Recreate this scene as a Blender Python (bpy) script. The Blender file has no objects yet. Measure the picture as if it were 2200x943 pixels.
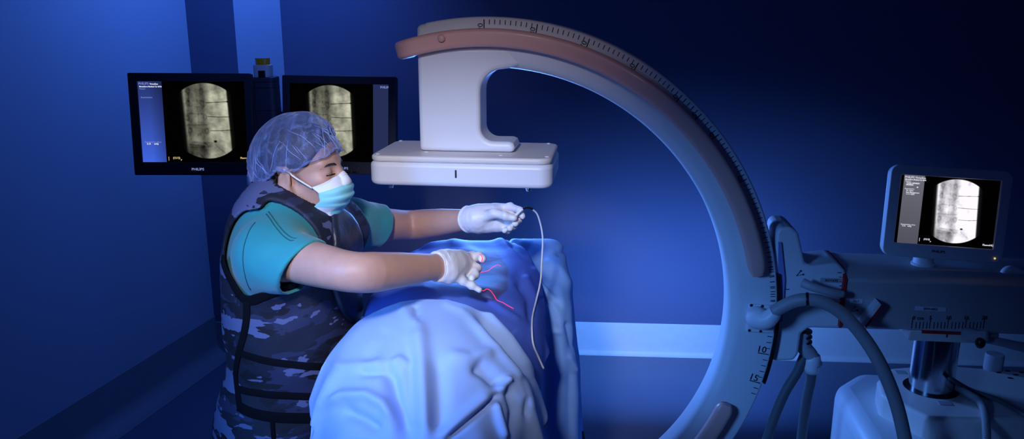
import bpy, math, random
import numpy as np
from mathutils import Matrix, Vector
random.seed(7); rng = np.random.default_rng(11)
SC = bpy.context.scene
COL = SC.collection
PI = math.pi

# ------------------------------------------------------------------ camera and survey helpers
F = 1740.0; TILT = math.radians(13.85); CAMZ = 1.85
RT = np.array([1., 0, 0]); UP = np.array([0, math.sin(TILT), math.cos(TILT)]); FW = np.array([0, math.cos(TILT), -math.sin(TILT)])
EYE = np.array([0, 0, CAMZ])
def ray(px, py): return (px-1100)/F*RT - (py-471.5)/F*UP + FW
def atY(px, py, Y):
    d = ray(px, py); return EYE + d*(Y/d[1])
def atZ(px, py, Z):
    d = ray(px, py); return EYE + d*((Z-CAMZ)/d[2])

cam = bpy.data.cameras.new('camera'); cam.sensor_width = 36; cam.lens = F/2200*36; cam.clip_start = 0.05
cam_o = bpy.data.objects.new('camera', cam); COL.objects.link(cam_o)
cam_o.location = EYE; cam_o.rotation_euler = (PI/2-TILT, 0, 0)
SC.camera = cam_o

# ------------------------------------------------------------------ materials
def srgb(r, g, b):
    f = lambda c: (c/255/12.92) if c <= 10 else ((c/255+0.055)/1.055)**2.4
    return (f(r), f(g), f(b), 1)
def nodes(name):
    m = bpy.data.materials.new(name); m.use_nodes = True
    nt = m.node_tree; return m, nt, nt.nodes['Principled BSDF'], nt.nodes['Material Output']
def bump(nt, bs, scale, strength, dist=0.002, detail=4, stretch=None):
    tc = nt.nodes.new('ShaderNodeTexCoord'); n = nt.nodes.new('ShaderNodeTexNoise'); b = nt.nodes.new('ShaderNodeBump')
    src = tc.outputs['Object']
    if stretch:
        mp = nt.nodes.new('ShaderNodeMapping'); mp.inputs['Scale'].default_value = stretch
        nt.links.new(src, mp.inputs['Vector']); src = mp.outputs['Vector']
    nt.links.new(src, n.inputs['Vector'])
    n.inputs['Scale'].default_value = scale; n.inputs['Detail'].default_value = detail
    b.inputs['Strength'].default_value = strength; b.inputs['Distance'].default_value = dist
    nt.links.new(n.outputs['Fac'], b.inputs['Height']); nt.links.new(b.outputs['Normal'], bs.inputs['Normal'])
    return n
def pm(name, col, rough=0.5, metal=0.0, spec=0.5, var=0.08, vscale=6, bmp=None, sss=0, sheen=0, coat=0):
    """principled with a little procedural tone variation"""
    m, nt, bs, out = nodes(name)
    tc = nt.nodes.new('ShaderNodeTexCoord'); n = nt.nodes.new('ShaderNodeTexNoise'); n.inputs['Scale'].default_value = vscale
    nt.links.new(tc.outputs['Object'], n.inputs['Vector'])
    r = nt.nodes.new('ShaderNodeMix'); r.data_type = 'RGBA'
    c = col if len(col) == 4 else (*col, 1)
    r.inputs[6].default_value = (*[max(0, x*(1-var)) for x in c[:3]], 1); r.inputs[7].default_value = (*[min(1, x*(1+var)) for x in c[:3]], 1)
    nt.links.new(n.outputs['Fac'], r.inputs[0]); nt.links.new(r.outputs[2], bs.inputs['Base Color'])
    bs.inputs['Roughness'].default_value = rough; bs.inputs['Metallic'].default_value = metal
    bs.inputs['Specular IOR Level'].default_value = spec
    if sss:
        bs.inputs['Subsurface Weight'].default_value = sss; bs.inputs['Subsurface Radius'].default_value = (0.02, 0.008, 0.004); bs.inputs['Subsurface Scale'].default_value = 0.4
    if sheen: bs.inputs['Sheen Weight'].default_value = sheen
    if coat: bs.inputs['Coat Weight'].default_value = coat
    if bmp: bump(nt, bs, *bmp)
    return m
def emis(name, col, strength=1.0):
    m, nt, bs, out = nodes(name); nt.nodes.remove(bs)
    e = nt.nodes.new('ShaderNodeEmission'); e.inputs['Color'].default_value = col; e.inputs['Strength'].default_value = strength
    nt.links.new(e.outputs[0], out.inputs['Surface']); return m

M = {}
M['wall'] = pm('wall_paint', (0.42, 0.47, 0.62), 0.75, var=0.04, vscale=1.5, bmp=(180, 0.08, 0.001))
M['wall_dark'] = pm('wall_paint_shaded', (0.12, 0.14, 0.25), 0.75, var=0.04, vscale=1.2, bmp=(180, 0.08, 0.001))  # wall colour darkened for the faces turned away from the blue light
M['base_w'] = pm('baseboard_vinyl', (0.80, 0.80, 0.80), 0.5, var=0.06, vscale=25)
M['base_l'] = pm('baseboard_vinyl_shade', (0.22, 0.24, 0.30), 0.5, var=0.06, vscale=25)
M['floor'] = pm('floor_vinyl', (0.11, 0.14, 0.22), 0.35, var=0.12, vscale=3)
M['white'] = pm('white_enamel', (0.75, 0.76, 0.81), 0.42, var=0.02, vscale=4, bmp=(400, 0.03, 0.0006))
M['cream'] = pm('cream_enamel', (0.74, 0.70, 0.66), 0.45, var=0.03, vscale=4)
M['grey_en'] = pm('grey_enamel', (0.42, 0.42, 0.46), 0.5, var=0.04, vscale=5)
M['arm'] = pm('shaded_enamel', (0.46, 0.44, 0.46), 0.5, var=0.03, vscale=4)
M['pink'] = pm('pink_bumper_rubber', (0.82, 0.44, 0.39), 0.38, var=0.03, vscale=5, coat=0.2)
M['blk'] = pm('black_plastic', (0.012, 0.012, 0.014), 0.35, var=0.1, vscale=9)
M['ink'] = pm('black_ink', (0.012, 0.012, 0.016), 0.7, var=0.05)
M['bezel'] = pm('dark_bezel', (0.035, 0.038, 0.055), 0.45, var=0.1, vscale=9)
M['red'] = pm('red_stripe', (0.45, 0.02, 0.02), 0.5, var=0.05)
M['chrome'] = pm('brushed_steel', (0.55, 0.57, 0.62), 0.16, metal=1.0, var=0.06, vscale=12)
M['hose'] = pm('grey_hose', (0.33, 0.34, 0.36), 0.5, var=0.06, vscale=15)
M['hose_d'] = pm('dark_hose', (0.10, 0.11, 0.13), 0.55, var=0.06, vscale=15)
M['amber'] = pm('amber_lens', (0.95, 0.46, 0.015), 0.12, var=0.1, vscale=20, coat=0.5)
M['skin'] = pm('skin', (0.56, 0.32, 0.24), 0.5, var=0.16, vscale=22, bmp=(160, 0.18, 0.0012), sss=0.12)
def stub():
    m = M['skin']; nt = m.node_tree; bs = nt.nodes['Principled BSDF']; src = bs.inputs['Base Color'].links[0].from_socket
    a = nt.nodes.new('ShaderNodeAttribute'); a.attribute_name = 'stubble_eye_tone'; mx = nt.nodes.new('ShaderNodeMix'); mx.data_type = 'RGBA'
    n = nt.nodes.new('ShaderNodeTexNoise'); n.inputs['Scale'].default_value = 600; tc = nt.nodes.new('ShaderNodeTexCoord'); nt.links.new(tc.outputs['Object'], n.inputs['Vector'])
    k = nt.nodes.new('ShaderNodeMapRange'); k.inputs['From Min'].default_value = 0.2; k.inputs['From Max'].default_value = 0.7; nt.links.new(n.outputs['Fac'], k.inputs['Value'])
    mu = nt.nodes.new('ShaderNodeMath'); mu.operation = 'MULTIPLY'; nt.links.new(a.outputs['Fac'], mu.inputs[0]); nt.links.new(k.outputs['Result'], mu.inputs[1])
    nt.links.new(mu.outputs[0], mx.inputs[0]); nt.links.new(src, mx.inputs[6]); mx.inputs[7].default_value = (0.055, 0.035, 0.035, 1)
    nt.links.new(mx.outputs[2], bs.inputs['Base Color'])
stub()
M['cap_highlight'] = pm('cap_crease_highlight', (0.34, 0.45, 0.85), 0.4, var=0.1, vscale=30)
M['hair'] = pm('dark_brown_hair', (0.022, 0.015, 0.012), 0.55, var=0.3, vscale=90, bmp=(300, 0.6, 0.003))
M['glove'] = pm('latex_glove', (0.76, 0.74, 0.76), 0.42, var=0.04, vscale=30, bmp=(38, 0.35, 0.003, 6), sss=0.08)
M['scrub'] = pm('teal_scrub_cloth', (0.022, 0.29, 0.31), 0.85, var=0.12, vscale=14, bmp=(22, 0.35, 0.006, 6), sheen=0.2)
M['collar'] = pm('collar_vinyl', (0.018, 0.022, 0.04), 0.4, var=0.2, vscale=12, bmp=(10, 0.4, 0.01))
M['pipe'] = pm('black_binding', (0.004, 0.004, 0.007), 0.9, spec=0.15, var=0.2, vscale=30)
M['green'] = pm('green_embroidery', (0.02, 0.42, 0.08), 0.7)
M['seam'] = pm('dark_teal_thread', (0.008, 0.11, 0.12), 0.8)
M['trouser'] = pm('navy_trousers', (0.02, 0.03, 0.07), 0.8)
M['shoe'] = pm('black_shoe', (0.012, 0.012, 0.014), 0.5)
M['mask_w'] = pm('white_mask_cloth', (0.86, 0.86, 0.88), 0.75, var=0.03, vscale=40, bmp=(260, 0.15, 0.001))
M['mask_a'] = pm('aqua_mask_cloth', (0.30, 0.74, 0.76), 0.75, var=0.05, vscale=40, bmp=(260, 0.15, 0.001))
M['sheet_w'] = pm('pale_surgical_sheet', (0.38, 0.56, 0.95), 0.68, var=0.03, vscale=5, bmp=(16, 0.22, 0.006, 3))
M['sheet_l'] = pm('light_blue_sheet', (0.20, 0.42, 0.88), 0.6, var=0.04, vscale=5, bmp=(18, 0.2, 0.006, 3))
M['sheet_b'] = pm('blue_surgical_drape', (0.075, 0.145, 0.60), 0.6, var=0.06, vscale=5, bmp=(18, 0.25, 0.006, 3))
def drapemat():
    m = M['sheet_b']; nt = m.node_tree; bs = nt.nodes['Principled BSDF']; src = bs.inputs['Base Color'].links[0].from_socket
    a = nt.nodes.new('ShaderNodeAttribute'); a.attribute_name = 'win'; mx = nt.nodes.new('ShaderNodeMix'); mx.data_type = 'RGBA'
    nt.links.new(a.outputs['Fac'], mx.inputs[0]); nt.links.new(src, mx.inputs[6]); mx.inputs[7].default_value = (0.075, 0.065, 0.20, 1)
    nt.links.new(mx.outputs[2], bs.inputs['Base Color'])
drapemat()
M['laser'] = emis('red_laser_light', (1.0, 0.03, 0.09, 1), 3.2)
M['txt_white'] = emis('white_screen_text', (0.85, 0.88, 1, 1), 0.9)
M['txt_blue'] = emis('blue_glow_text', (0.30, 0.38, 0.85, 1), 0.7)
M['txt_yellow'] = emis('yellow_screen_text', (0.9, 0.62, 0.28, 1), 0.9)
M['txt_grey'] = pm('grey_logo_ink', (0.42, 0.44, 0.55), 0.5)
M['led'] = emis('green_amber_led', (0.9, 0.7, 0.15, 1), 1.0)
def camo():
    m, nt, bs, out = nodes('blue_camouflage_cloth')
    tc = nt.nodes.new('ShaderNodeTexCoord'); mp = nt.nodes.new('ShaderNodeMapping'); mp.inputs['Scale'].default_value = (0.72, 0.72, 1.9)
    nt.links.new(tc.outputs['Object'], mp.inputs['Vector'])
    prev = None
    for i, (sc, off, th, col) in enumerate(((9, 0, 0.0, (0.010, 0.012, 0.030)), (10, 3.1, 0.52, (0.022, 0.028, 0.075)), (11, 7.7, 0.56, (0.006, 0.006, 0.014)), (12, 1.7, 0.575, (0.115, 0.135, 0.27)))):
        if i == 0: prev = None; base = col; continue
        n = nt.nodes.new('ShaderNodeTexNoise'); n.noise_dimensions = '4D'; n.inputs['W'].default_value = off
        n.inputs['Scale'].default_value = sc; n.inputs['Detail'].default_value = 3.5; n.inputs['Roughness'].default_value = 0.55; n.inputs['Distortion'].default_value = 0.25
        nt.links.new(mp.outputs['Vector'], n.inputs['Vector'])
        r = nt.nodes.new('ShaderNodeMapRange'); r.inputs['From Min'].default_value = th; r.inputs['From Max'].default_value = th+0.006
        nt.links.new(n.outputs['Fac'], r.inputs['Value'])
        mx = nt.nodes.new('ShaderNodeMix'); mx.data_type = 'RGBA'
        if prev is None: mx.inputs[6].default_value = (*base, 1)
        else: nt.links.new(prev, mx.inputs[6])
        mx.inputs[7].default_value = (*col, 1)
        nt.links.new(r.outputs['Result'], mx.inputs[0]); prev = mx.outputs[2]
    nt.links.new(prev, bs.inputs['Base Color']); bs.inputs['Roughness'].default_value = 0.7
    bump(nt, bs, 14, 0.35, 0.008, 4)
    return m
M['camo'] = camo()
def capmat():
    m, nt, bs, out = nodes('sheer_blue_cap_fabric')
    bs.inputs['Base Color'].default_value = (0.22, 0.32, 0.72, 1); bs.inputs['Roughness'].default_value = 0.45
    bs.inputs['Sheen Weight'].default_value = 0.3
    n = bump(nt, bs, 30, 1.0, 0.010, 7, (1, 1, 0.45))
    n.inputs['Distortion'].default_value = 1.2
    tr = nt.nodes.new('ShaderNodeBsdfTransparent'); mx = nt.nodes.new('ShaderNodeMixShader')
    lw = nt.nodes.new('ShaderNodeLayerWeight'); lw.inputs['Blend'].default_value = 0.35
    mr = nt.nodes.new('ShaderNodeMapRange'); mr.inputs['To Min'].default_value = 0.2; mr.inputs['To Max'].default_value = 0.85
    nt.links.new(lw.outputs['Facing'], mr.inputs['Value'])
    ns = nt.nodes.new('ShaderNodeTexNoise'); ns.inputs['Scale'].default_value = 30; ns.inputs['Detail'].default_value = 5; ns.inputs['Distortion'].default_value = 1.5
    tc = nt.nodes.new('ShaderNodeTexCoord'); nt.links.new(tc.outputs['Object'], ns.inputs['Vector'])
    cr = nt.nodes.new('ShaderNodeMapRange'); cr.inputs['From Min'].default_value = 0.52; cr.inputs['From Max'].default_value = 0.72; cr.inputs['To Min'].default_value = 0; cr.inputs['To Max'].default_value = 0.35
    nt.links.new(ns.outputs['Fac'], cr.inputs['Value'])
    ad = nt.nodes.new('ShaderNodeMath'); ad.operation = 'ADD'; ad.use_clamp = True
    nt.links.new(mr.outputs['Result'], ad.inputs[0]); nt.links.new(cr.outputs['Result'], ad.inputs[1])
    nt.links.new(ad.outputs[0], mx.inputs[0]); nt.links.new(tr.outputs[0], mx.inputs[1]); nt.links.new(bs.outputs[0], mx.inputs[2])
    nt.links.new(mx.outputs[0], out.inputs['Surface'])
    return m
M['cap'] = capmat()
def screenmat():
    m, nt, bs, out = nodes('lit_screen'); nt.nodes.remove(bs)
    a = nt.nodes.new('ShaderNodeAttribute'); a.attribute_name = 'pix'
    e = nt.nodes.new('ShaderNodeEmission'); nt.links.new(a.outputs['Color'], e.inputs['Color'])
    nt.links.new(e.outputs[0], out.inputs['Surface']); return m
M['screen'] = screenmat()

# ------------------------------------------------------------------ object helpers
def rootloc(o):
    while o.parent: o = o.parent
    return np.array(o.location)
def empty(name, loc, label, cat, group=None):
    o = bpy.data.objects.new(name, None); o.empty_display_size = 0.1; COL.objects.link(o)
    o.location = loc; o['label'] = label; o['category'] = cat
    if group: o['group'] = group
    return o
def obj(name, geo, mat, parent=None, smooth=True, loc=None, label=None, cat=None, group=None, kind=None, sharp=None):
    """geo = (verts Nx3 in world space, faces); stored relative to the thing's base"""
    v, f = geo; v = np.asarray(v, float)
    if parent is not None: base = rootloc(parent)
    elif loc is not None: base = np.asarray(loc, float)
    else: base = np.array([(v[:,0].min()+v[:,0].max())/2, (v[:,1].min()+v[:,1].max())/2, v[:,2].min()])
    me = bpy.data.meshes.new(name); me.from_pydata((v-base).tolist(), [], [list(map(int, q)) for q in f]); me.validate()
    if isinstance(mat, (list, tuple)):
        for m in mat: me.materials.append(m)
    else: me.materials.append(mat)
    if smooth:
        me.polygons.foreach_set('use_smooth', [True]*len(me.polygons))
        if sharp: me.set_sharp_from_angle(angle=math.radians(sharp))
    o = bpy.data.objects.new(name, me); COL.objects.link(o)
    if parent is not None: o.parent = parent
    else: o.location = base
    if label: o['label'] = label
    if cat: o['category'] = cat
    if group: o['group'] = group
    if kind: o['kind'] = kind
    return o
def bevel(o, w=0.004, seg=3, ang=30):
    m = o.modifiers.new('bevel', 'BEVEL'); m.width = w; m.segments = seg; m.limit_method = 'ANGLE'; m.angle_limit = math.radians(ang); m.harden_normals = False
    return o
def subsurf(o, l=1):
    m = o.modifiers.new('subsurf', 'SUBSURF'); m.levels = l; m.render_levels = l; return o
def join(*gs):
    V = []; Fc = []; k = 0
    for v, f in gs:
        v = np.asarray(v, float); V.append(v); Fc += [[i+k for i in q] for q in f]; k += len(v)
    return np.concatenate(V), Fc
class Fr:
    """local frame: origin + three axes"""
    def __init__(s, o, x, y, z): s.o = np.asarray(o, float); s.A = np.array([x, y, z], float)
    def __call__(s, p): return s.o + np.asarray(p, float) @ s.A
    def inv(s, p): return (np.asarray(p, float)-s.o) @ s.A.T
    def at(s, p): return Fr(s(p), *s.A)
    def geo(s, g): return s(g[0]), g[1]
WORLD = Fr((0,0,0), (1,0,0), (0,1,0), (0,0,1))
def box(x0, x1, y0, y1, z0, z1):
    v = [(x,y,z) for z in (z0,z1) for y in (y0,y1) for x in (x0,x1)]
    f = [(0,2,3,1),(4,5,7,6),(0,1,5,4),(2,6,7,3),(0,4,6,2),(1,3,7,5)]
    return np.array(v, float), f
def prism(poly, a0, a1, axis=1):
    """poly of 2-D points extruded along axis (1: poly is x,z; 2: poly is x,y; 0: poly is y,z)"""
    n = len(poly); V = []
    for a in (a0, a1):
        for p, q in poly: V.append({1:(p,a,q), 2:(p,q,a), 0:(a,p,q)}[axis])
    f = [list(range(n))[::-1], list(range(n, 2*n))] + [[i,(i+1)%n,n+(i+1)%n,n+i] for i in range(n)]
    return np.array(V, float), f
def rrect(x0, x1, y0, y1, r, n=6):
    P = []
    for cx, cy, a in ((x1-r,y1-r,0),(x0+r,y1-r,90),(x0+r,y0+r,180),(x1-r,y0+r,270)):
        for i in range(n+1):
            t = math.radians(a+90*i/n); P.append((cx+r*math.cos(t), cy+r*math.sin(t)))
    return P
def catmull(P, n=8, closed=False):
    P = np.asarray(P, float); m = len(P); out = []
    rngs = range(m if closed else m-1)
    for i in rngs:
        p0 = P[(i-1)%m] if closed or i > 0 else 2*P[0]-P[1]
        p1 = P[i]; p2 = P[(i+1)%m]
        p3 = P[(i+2)%m] if closed or i+2 < m else 2*P[-1]-P[-2]
        for k in range(n):
            t = k/n
            out.append(0.5*((2*p1)+(-p0+p2)*t+(2*p0-5*p1+4*p2-p3)*t*t+(-p0+3*p1-3*p2+p3)*t**3))
    if not closed: out.append(P[-1])
    return np.array(out)
def sweep(path, prof, up=None, closed=False, scale=None, cap=True):
    """sweep a closed 2-D profile along a path; up fixes the roll"""
    P = np.asarray(path, float); n = len(P); m = len(prof); prof = np.asarray(prof, float)
    T = np.roll(P,-1,0)-np.roll(P,1,0)
    if not closed: T[0] = P[1]-P[0]; T[-1] = P[-1]-P[-2]
    T /= np.linalg.norm(T, axis=1)[:,None]+1e-12
    V = []
    if up is None:
        u = np.cross(T[0], [0.31,0.2,0.93]); u /= np.linalg.norm(u)
    for i in range(n):
        if up is not None:
            w = up[i] if np.ndim(up) == 2 else np.asarray(up, float)
            u = np.cross(w, T[i]); u /= np.linalg.norm(u)
        else:
            u = u-T[i]*(u@T[i]); u /= np.linalg.norm(u)
        w = np.cross(T[i], u); s = 1 if scale is None else scale[i]
        V.append(P[i]+s*(prof[:,:1]*u+prof[:,1:]*w))
    V = np.concatenate(V); f = []
    for i in range(n if closed else n-1):
        a = i*m; b = ((i+1)%n)*m
        for k in range(m): f.append((a+k, a+(k+1)%m, b+(k+1)%m, b+k))
    if not closed and cap: f += [list(range(m))[::-1], list(range((n-1)*m, n*m))]
    return V, f
def circ(r, n=12): return [(r*math.cos(2*PI*i/n), r*math.sin(2*PI*i/n)) for i in range(n)]
def tube(path, r, n=12, **k): return sweep(path, circ(r, n), **k)
def lathe(prof, n=32):
    """prof: (radius, z) from bottom to top about local z"""
    V = []; f = []; m = len(prof)
    for i in range(n):
        a = 2*PI*i/n
        for r, z in prof: V.append((r*math.cos(a), r*math.sin(a), z))
    for i in range(n):
        for k in range(m-1): f.append((i*m+k, ((i+1)%n)*m+k, ((i+1)%n)*m+k+1, i*m+k+1))
    f.append([i*m for i in range(n)][::-1]); f.append([i*m+m-1 for i in range(n)])
    return np.array(V, float), f
def ball(c, r, n=14):
    prof = [(max(1e-4, math.sin(PI*k/n)), -math.cos(PI*k/n)) for k in range(n+1)]
    v, f = lathe(prof, 2*n); return v*np.asarray(r)+np.asarray(c), f
def text(s, size, fr, align='LEFT', bold=0.0, depth=0.0002, xs=1.0):
    """lettering laid in the x,z plane of a frame (y is depth, facing -y)"""
    c = bpy.data.curves.new('lettering', 'FONT'); c.body = s; c.size = size; c.align_x = align; c.offset = bold*size; c.extrude = depth; c.resolution_u = 2
    o = bpy.data.objects.new('lettering', c); COL.objects.link(o)
    dg = bpy.context.evaluated_depsgraph_get(); me = bpy.data.meshes.new_from_object(o.evaluated_get(dg))
    v = np.array([w.co[:] for w in me.vertices]).reshape(-1, 3); f = [list(p.vertices) for p in me.polygons]
    bpy.data.objects.remove(o); bpy.data.curves.remove(c); bpy.data.meshes.remove(me)
    return fr(np.c_[v[:,0]*xs, -v[:,2], v[:,1]]), f

# ------------------------------------------------------------------ implicit surfaces
def smin(a, b, k):
    h = np.clip(0.5+0.5*(b-a)/k, 0, 1); return b*(1-h)+a*h-k*h*(1-h)
def smax(a, b, k): return -smin(-a, -b, k)
def capsule(P, a, b, ra, rb):
    a = np.asarray(a, float); b = np.asarray(b, float); d = b-a
    t = np.clip(((P-a)@d)/(d@d+1e-12), 0, 1)
    return np.linalg.norm(P-a-t[:,None]*d, axis=1)-(ra+(rb-ra)*t)
def ellip(P, c, r, A=None):
    q = P-np.asarray(c, float)
    if A is not None: q = q @ np.asarray(A).T
    r = np.asarray(r, float); k0 = np.linalg.norm(q/r, axis=1); k1 = np.linalg.norm(q/(r*r), axis=1)
    return k0*(k0-1)/(k1+1e-9)
def sbox(P, c, h, r=0.02, A=None):
    q = P-np.asarray(c, float)
    if A is not None: q = q @ np.asarray(A).T
    q = np.abs(q)-(np.asarray(h, float)-r)
    return np.linalg.norm(np.maximum(q, 0), axis=1)+np.minimum(q.max(1), 0)-r
def nets(fn, lo, hi, h):
    """surface nets over a sparse block grid"""
    lo = np.asarray(lo, float); hi = np.asarray(hi, float); B = 12
    nb = np.ceil((hi-lo)/(h*B)).astype(int); n = nb*B
    D = np.empty(n, np.float32)
    bc = np.stack(np.meshgrid(*[np.arange(k) for k in nb], indexing='ij'), -1).reshape(-1, 3)
    dc = fn(lo+(bc*B+(B-1)/2)*h)
    loc = np.stack(np.meshgrid(*[np.arange(B)]*3, indexing='ij'), -1).reshape(-1, 3)
    lim = 0.87*B*h*1.25+0.004
    for b, d in zip(bc, dc):
        s = tuple(slice(b[i]*B, b[i]*B+B) for i in range(3))
        if abs(d) < lim: D[s] = fn(lo+(b*B+loc)*h).reshape(B, B, B)
        else: D[s] = d
    S = D < 0
    cnt = np.zeros(tuple(n-1), np.int8)
    for dx in (0,1):
        for dy in (0,1):
            for dz in (0,1): cnt += S[dx:n[0]-1+dx, dy:n[1]-1+dy, dz:n[2]-1+dz]
    act = (cnt > 0) & (cnt < 8)
    idx = np.full(act.shape, -1); cells = np.argwhere(act); idx[act] = np.arange(len(cells))
    acc = np.zeros((len(cells), 3)); w = np.zeros(len(cells))
    cor = [(0,0,0),(1,0,0),(0,1,0),(1,1,0),(0,0,1),(1,0,1),(0,1,1),(1,1,1)]
    for a in range(8):
        for b in range(a+1, 8):
            if sum(abs(cor[a][i]-cor[b][i]) for i in range(3)) != 1: continue
            ca = cells+cor[a]; cb = cells+cor[b]
            da = D[tuple(ca.T)]; db = D[tuple(cb.T)]; k = (da < 0) != (db < 0)
            t = np.where(k, da/np.where(k, da-db, 1), 0)
            acc += np.where(k[:,None], ca+(cb-ca)*t[:,None], 0); w += k
    V = lo+acc/w[:,None]*h
    faces = []
    for ax in range(3):
        o1, o2 = [i for i in range(3) if i != ax]
        sl0 = [slice(None)]*3; sl1 = [slice(None)]*3; sl0[ax] = slice(0, -1); sl1[ax] = slice(1, None)
        ch = S[tuple(sl0)] != S[tuple(sl1)]
        e = np.argwhere(ch)
        e = e[(e[:,o1] > 0) & (e[:,o2] > 0) & (e[:,o1] < n[o1]-1) & (e[:,o2] < n[o2]-1)]
        inn = S[tuple(e.T)]
        q = []
        for d1, d2 in ((0,0),(1,0),(1,1),(0,1)):
            c = e.copy(); c[:,o1] -= d1; c[:,o2] -= d2; q.append(idx[tuple(c.T)])
        q = np.stack(q, 1)
        flip = inn if ax != 1 else ~inn
        q[flip] = q[flip][:, ::-1]
        faces.append(q)
    Fq = np.concatenate(faces); Fq = Fq[(Fq >= 0).all(1)]
    return V, Fq[:, ::-1].tolist()
def onto(fn, px, py, t0=0.9, t1=3.2):
    """point where the line of sight through (px, py) meets an implicit surface"""
    d = ray(px, py); d = d/np.linalg.norm(d); t = t0
    for _ in range(120):
        s = fn((EYE+d*t)[None])[0]
        if s < 0.0004: break
        t += max(s*0.7, 0.0005)
        if t > t1: break
    return EYE+d*t
def grad(fn, P, e=0.002):
    g = np.stack([fn(P+e*np.eye(3)[i])-fn(P-e*np.eye(3)[i]) for i in range(3)], 1)
    return g/(np.linalg.norm(g, axis=1)[:,None]+1e-9)
def wob(P, s, seed=0):
    """cheap smooth wobble, about -1..1"""
    r = np.random.default_rng(seed); o = np.zeros(len(P))
    for i in range(5):
        k = r.normal(size=3); k = k/np.linalg.norm(k)*s*(0.7+0.5*i); o += np.sin(P@k+r.uniform(0, 6.28)+0.8*np.sin(P@(k[::-1]*0.7)+i))/(1+0.4*i)
    return o/2.6
# ------------------------------------------------------------------ the room
def structure(name, geo, mat, sharp=40):
    return obj(name, geo, mat, kind='structure', sharp=sharp)
def quadwall(a, b, z0, z1, t=0.1):
    """a wall slab whose room face runs from a to b (room on the right-hand side of a->b reversed)"""
    a = np.array([*a, 0.]); b = np.array([*b, 0.]); d = b-a; d /= np.linalg.norm(d); nrm = np.array([-d[1], d[0], 0])
    v = [p+off*nrm+np.array([0,0,z]) for z in (z0, z1) for p, off in ((a,0),(b,0),(b,t),(a,t))]
    return np.array(v), [(0,3,2,1),(4,5,6,7),(0,1,5,4),(1,2,6,5),(2,3,7,6),(3,0,4,7)]
wa = atZ(1240, 691, 0.19); wb = atZ(1550, 698.5, 0.19)
wd = (wb-wa)/np.linalg.norm(wb-wa)
def backY(x): return wa[1]+(x-wa[0])*wd[1]/wd[0]
CC = np.array([-1.225, backY(-1.225)])                       # chamfer meets back wall
CB = np.array([-1.42, backY(-1.42)-0.17]); CA = np.array([-1.675, backY(-1.675)-0.16])
LD = np.array([0.214, 0.977]); CN = CA-LD*5.2
RX = 3.3
structure('floor', box(-3.6, 3.6, -1.2, 6.0, -0.1, 0.0), M['floor'])
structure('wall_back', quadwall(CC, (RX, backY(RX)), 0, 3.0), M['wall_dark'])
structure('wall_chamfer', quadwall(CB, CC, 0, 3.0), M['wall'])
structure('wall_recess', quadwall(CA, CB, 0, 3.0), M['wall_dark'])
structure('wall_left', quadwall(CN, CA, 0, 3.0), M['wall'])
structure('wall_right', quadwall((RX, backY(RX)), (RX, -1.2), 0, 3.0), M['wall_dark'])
def cove(a, b, h, out=0.10, lip=0.006):
    """coved vinyl base: flat face up the wall, sweeping out over the floor"""
    a = np.array([*a, 0.]); b = np.array([*b, 0.]); d = (b-a)/np.linalg.norm(b-a); nr = np.array([d[1], -d[0], 0])
    pr = [(0, 0), (out, 0.0), (out, 0.004)]
    pr += [(out-(out-lip)*math.sin(t), 0.004+out*0.75*(1-math.cos(t))) for t in np.linspace(0.15, PI/2, 8)]
    pr += [(lip, h-0.003), (lip-0.003, h), (0, h)]
    V = [p+nr*x+np.array([0,0,z]) for p in (a, b) for x, z in pr]; n = len(pr)
    f = [list(range(n))[::-1], list(range(n, 2*n))]+[[i, (i+1)%n, n+(i+1)%n, n+i] for i in range(n)]
    return np.array(V), f
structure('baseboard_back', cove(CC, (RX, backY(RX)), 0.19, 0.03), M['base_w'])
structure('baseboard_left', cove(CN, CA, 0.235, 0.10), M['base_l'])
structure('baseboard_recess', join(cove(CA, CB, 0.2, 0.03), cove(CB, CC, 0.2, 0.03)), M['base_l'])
structure('ceiling', box(-3.6, 3.6, -1.2, 6.0, 3.0, 3.1), M['wall_dark'])

# ------------------------------------------------------------------ the C-arm
YAW = math.radians(7)
P0 = np.array([0, 2.1, 0.]); EX = np.array([math.cos(YAW), -math.sin(YAW), 0]); BK = np.array([math.sin(YAW), math.cos(YAW), 0])
CF = Fr(P0, EX, BK, (0,0,1))                                  # e, n (back), z
CE, CZ, RO, RI = -0.068, 1.085, 0.773, 0.646
def on_front(px, py, n=0.0):
    """(e, z) on the front plane of the C-arm"""
    p0 = CF((0, n, 0)); d = ray(px, py); t = ((p0-EYE)@BK)/(d@BK); q = CF.inv(EYE+d*t); return q[0], q[2]
def ring(r, th, n): return (CE+r*math.cos(th), n, CZ+r*math.sin(th))
carm = empty('mobile_c_arm', CF((1.12, 0.1, 0)), 'white mobile c-shaped x-ray arm arching over the draped table, on its trolley', 'x-ray machine')
D2R = PI/180
prof = []                                                     # r, n cross-section of the arc, rounded inside edges
def fil(cx, cy, r, a0, a1, k=6): return [(cx+r*math.cos(a0+(a1-a0)*i/k), cy+r*math.sin(a0+(a1-a0)*i/k)) for i in range(k+1)]
TH = 0.125
prof += fil(RI+0.035, 0.035, 0.035, PI, 1.5*PI)               # inner front
prof += fil(RO-0.006, 0.006, 0.006, 1.5*PI, 2*PI, 3)
prof += fil(RO-0.006, TH-0.006, 0.006, 0, PI/2, 3)
prof += fil(RI+0.035, TH-0.035, 0.035, PI/2, PI)
angs = np.linspace(101.5, -88, 150)*D2R
V = []; m = len(prof)
for a in angs:
    for r, n in prof: V.append(ring(r, a, n))
fcs = [(i*m+k, i*m+(k+1)%m, (i+1)*m+(k+1)%m, (i+1)*m+k) for i in range(len(angs)-1) for k in range(m)]
fcs += [list(range(m))[::-1], list(range((len(angs)-1)*m, len(angs)*m))]
arc = obj('arc', (CF(V), fcs), M['white'], carm, sharp=35)
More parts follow.
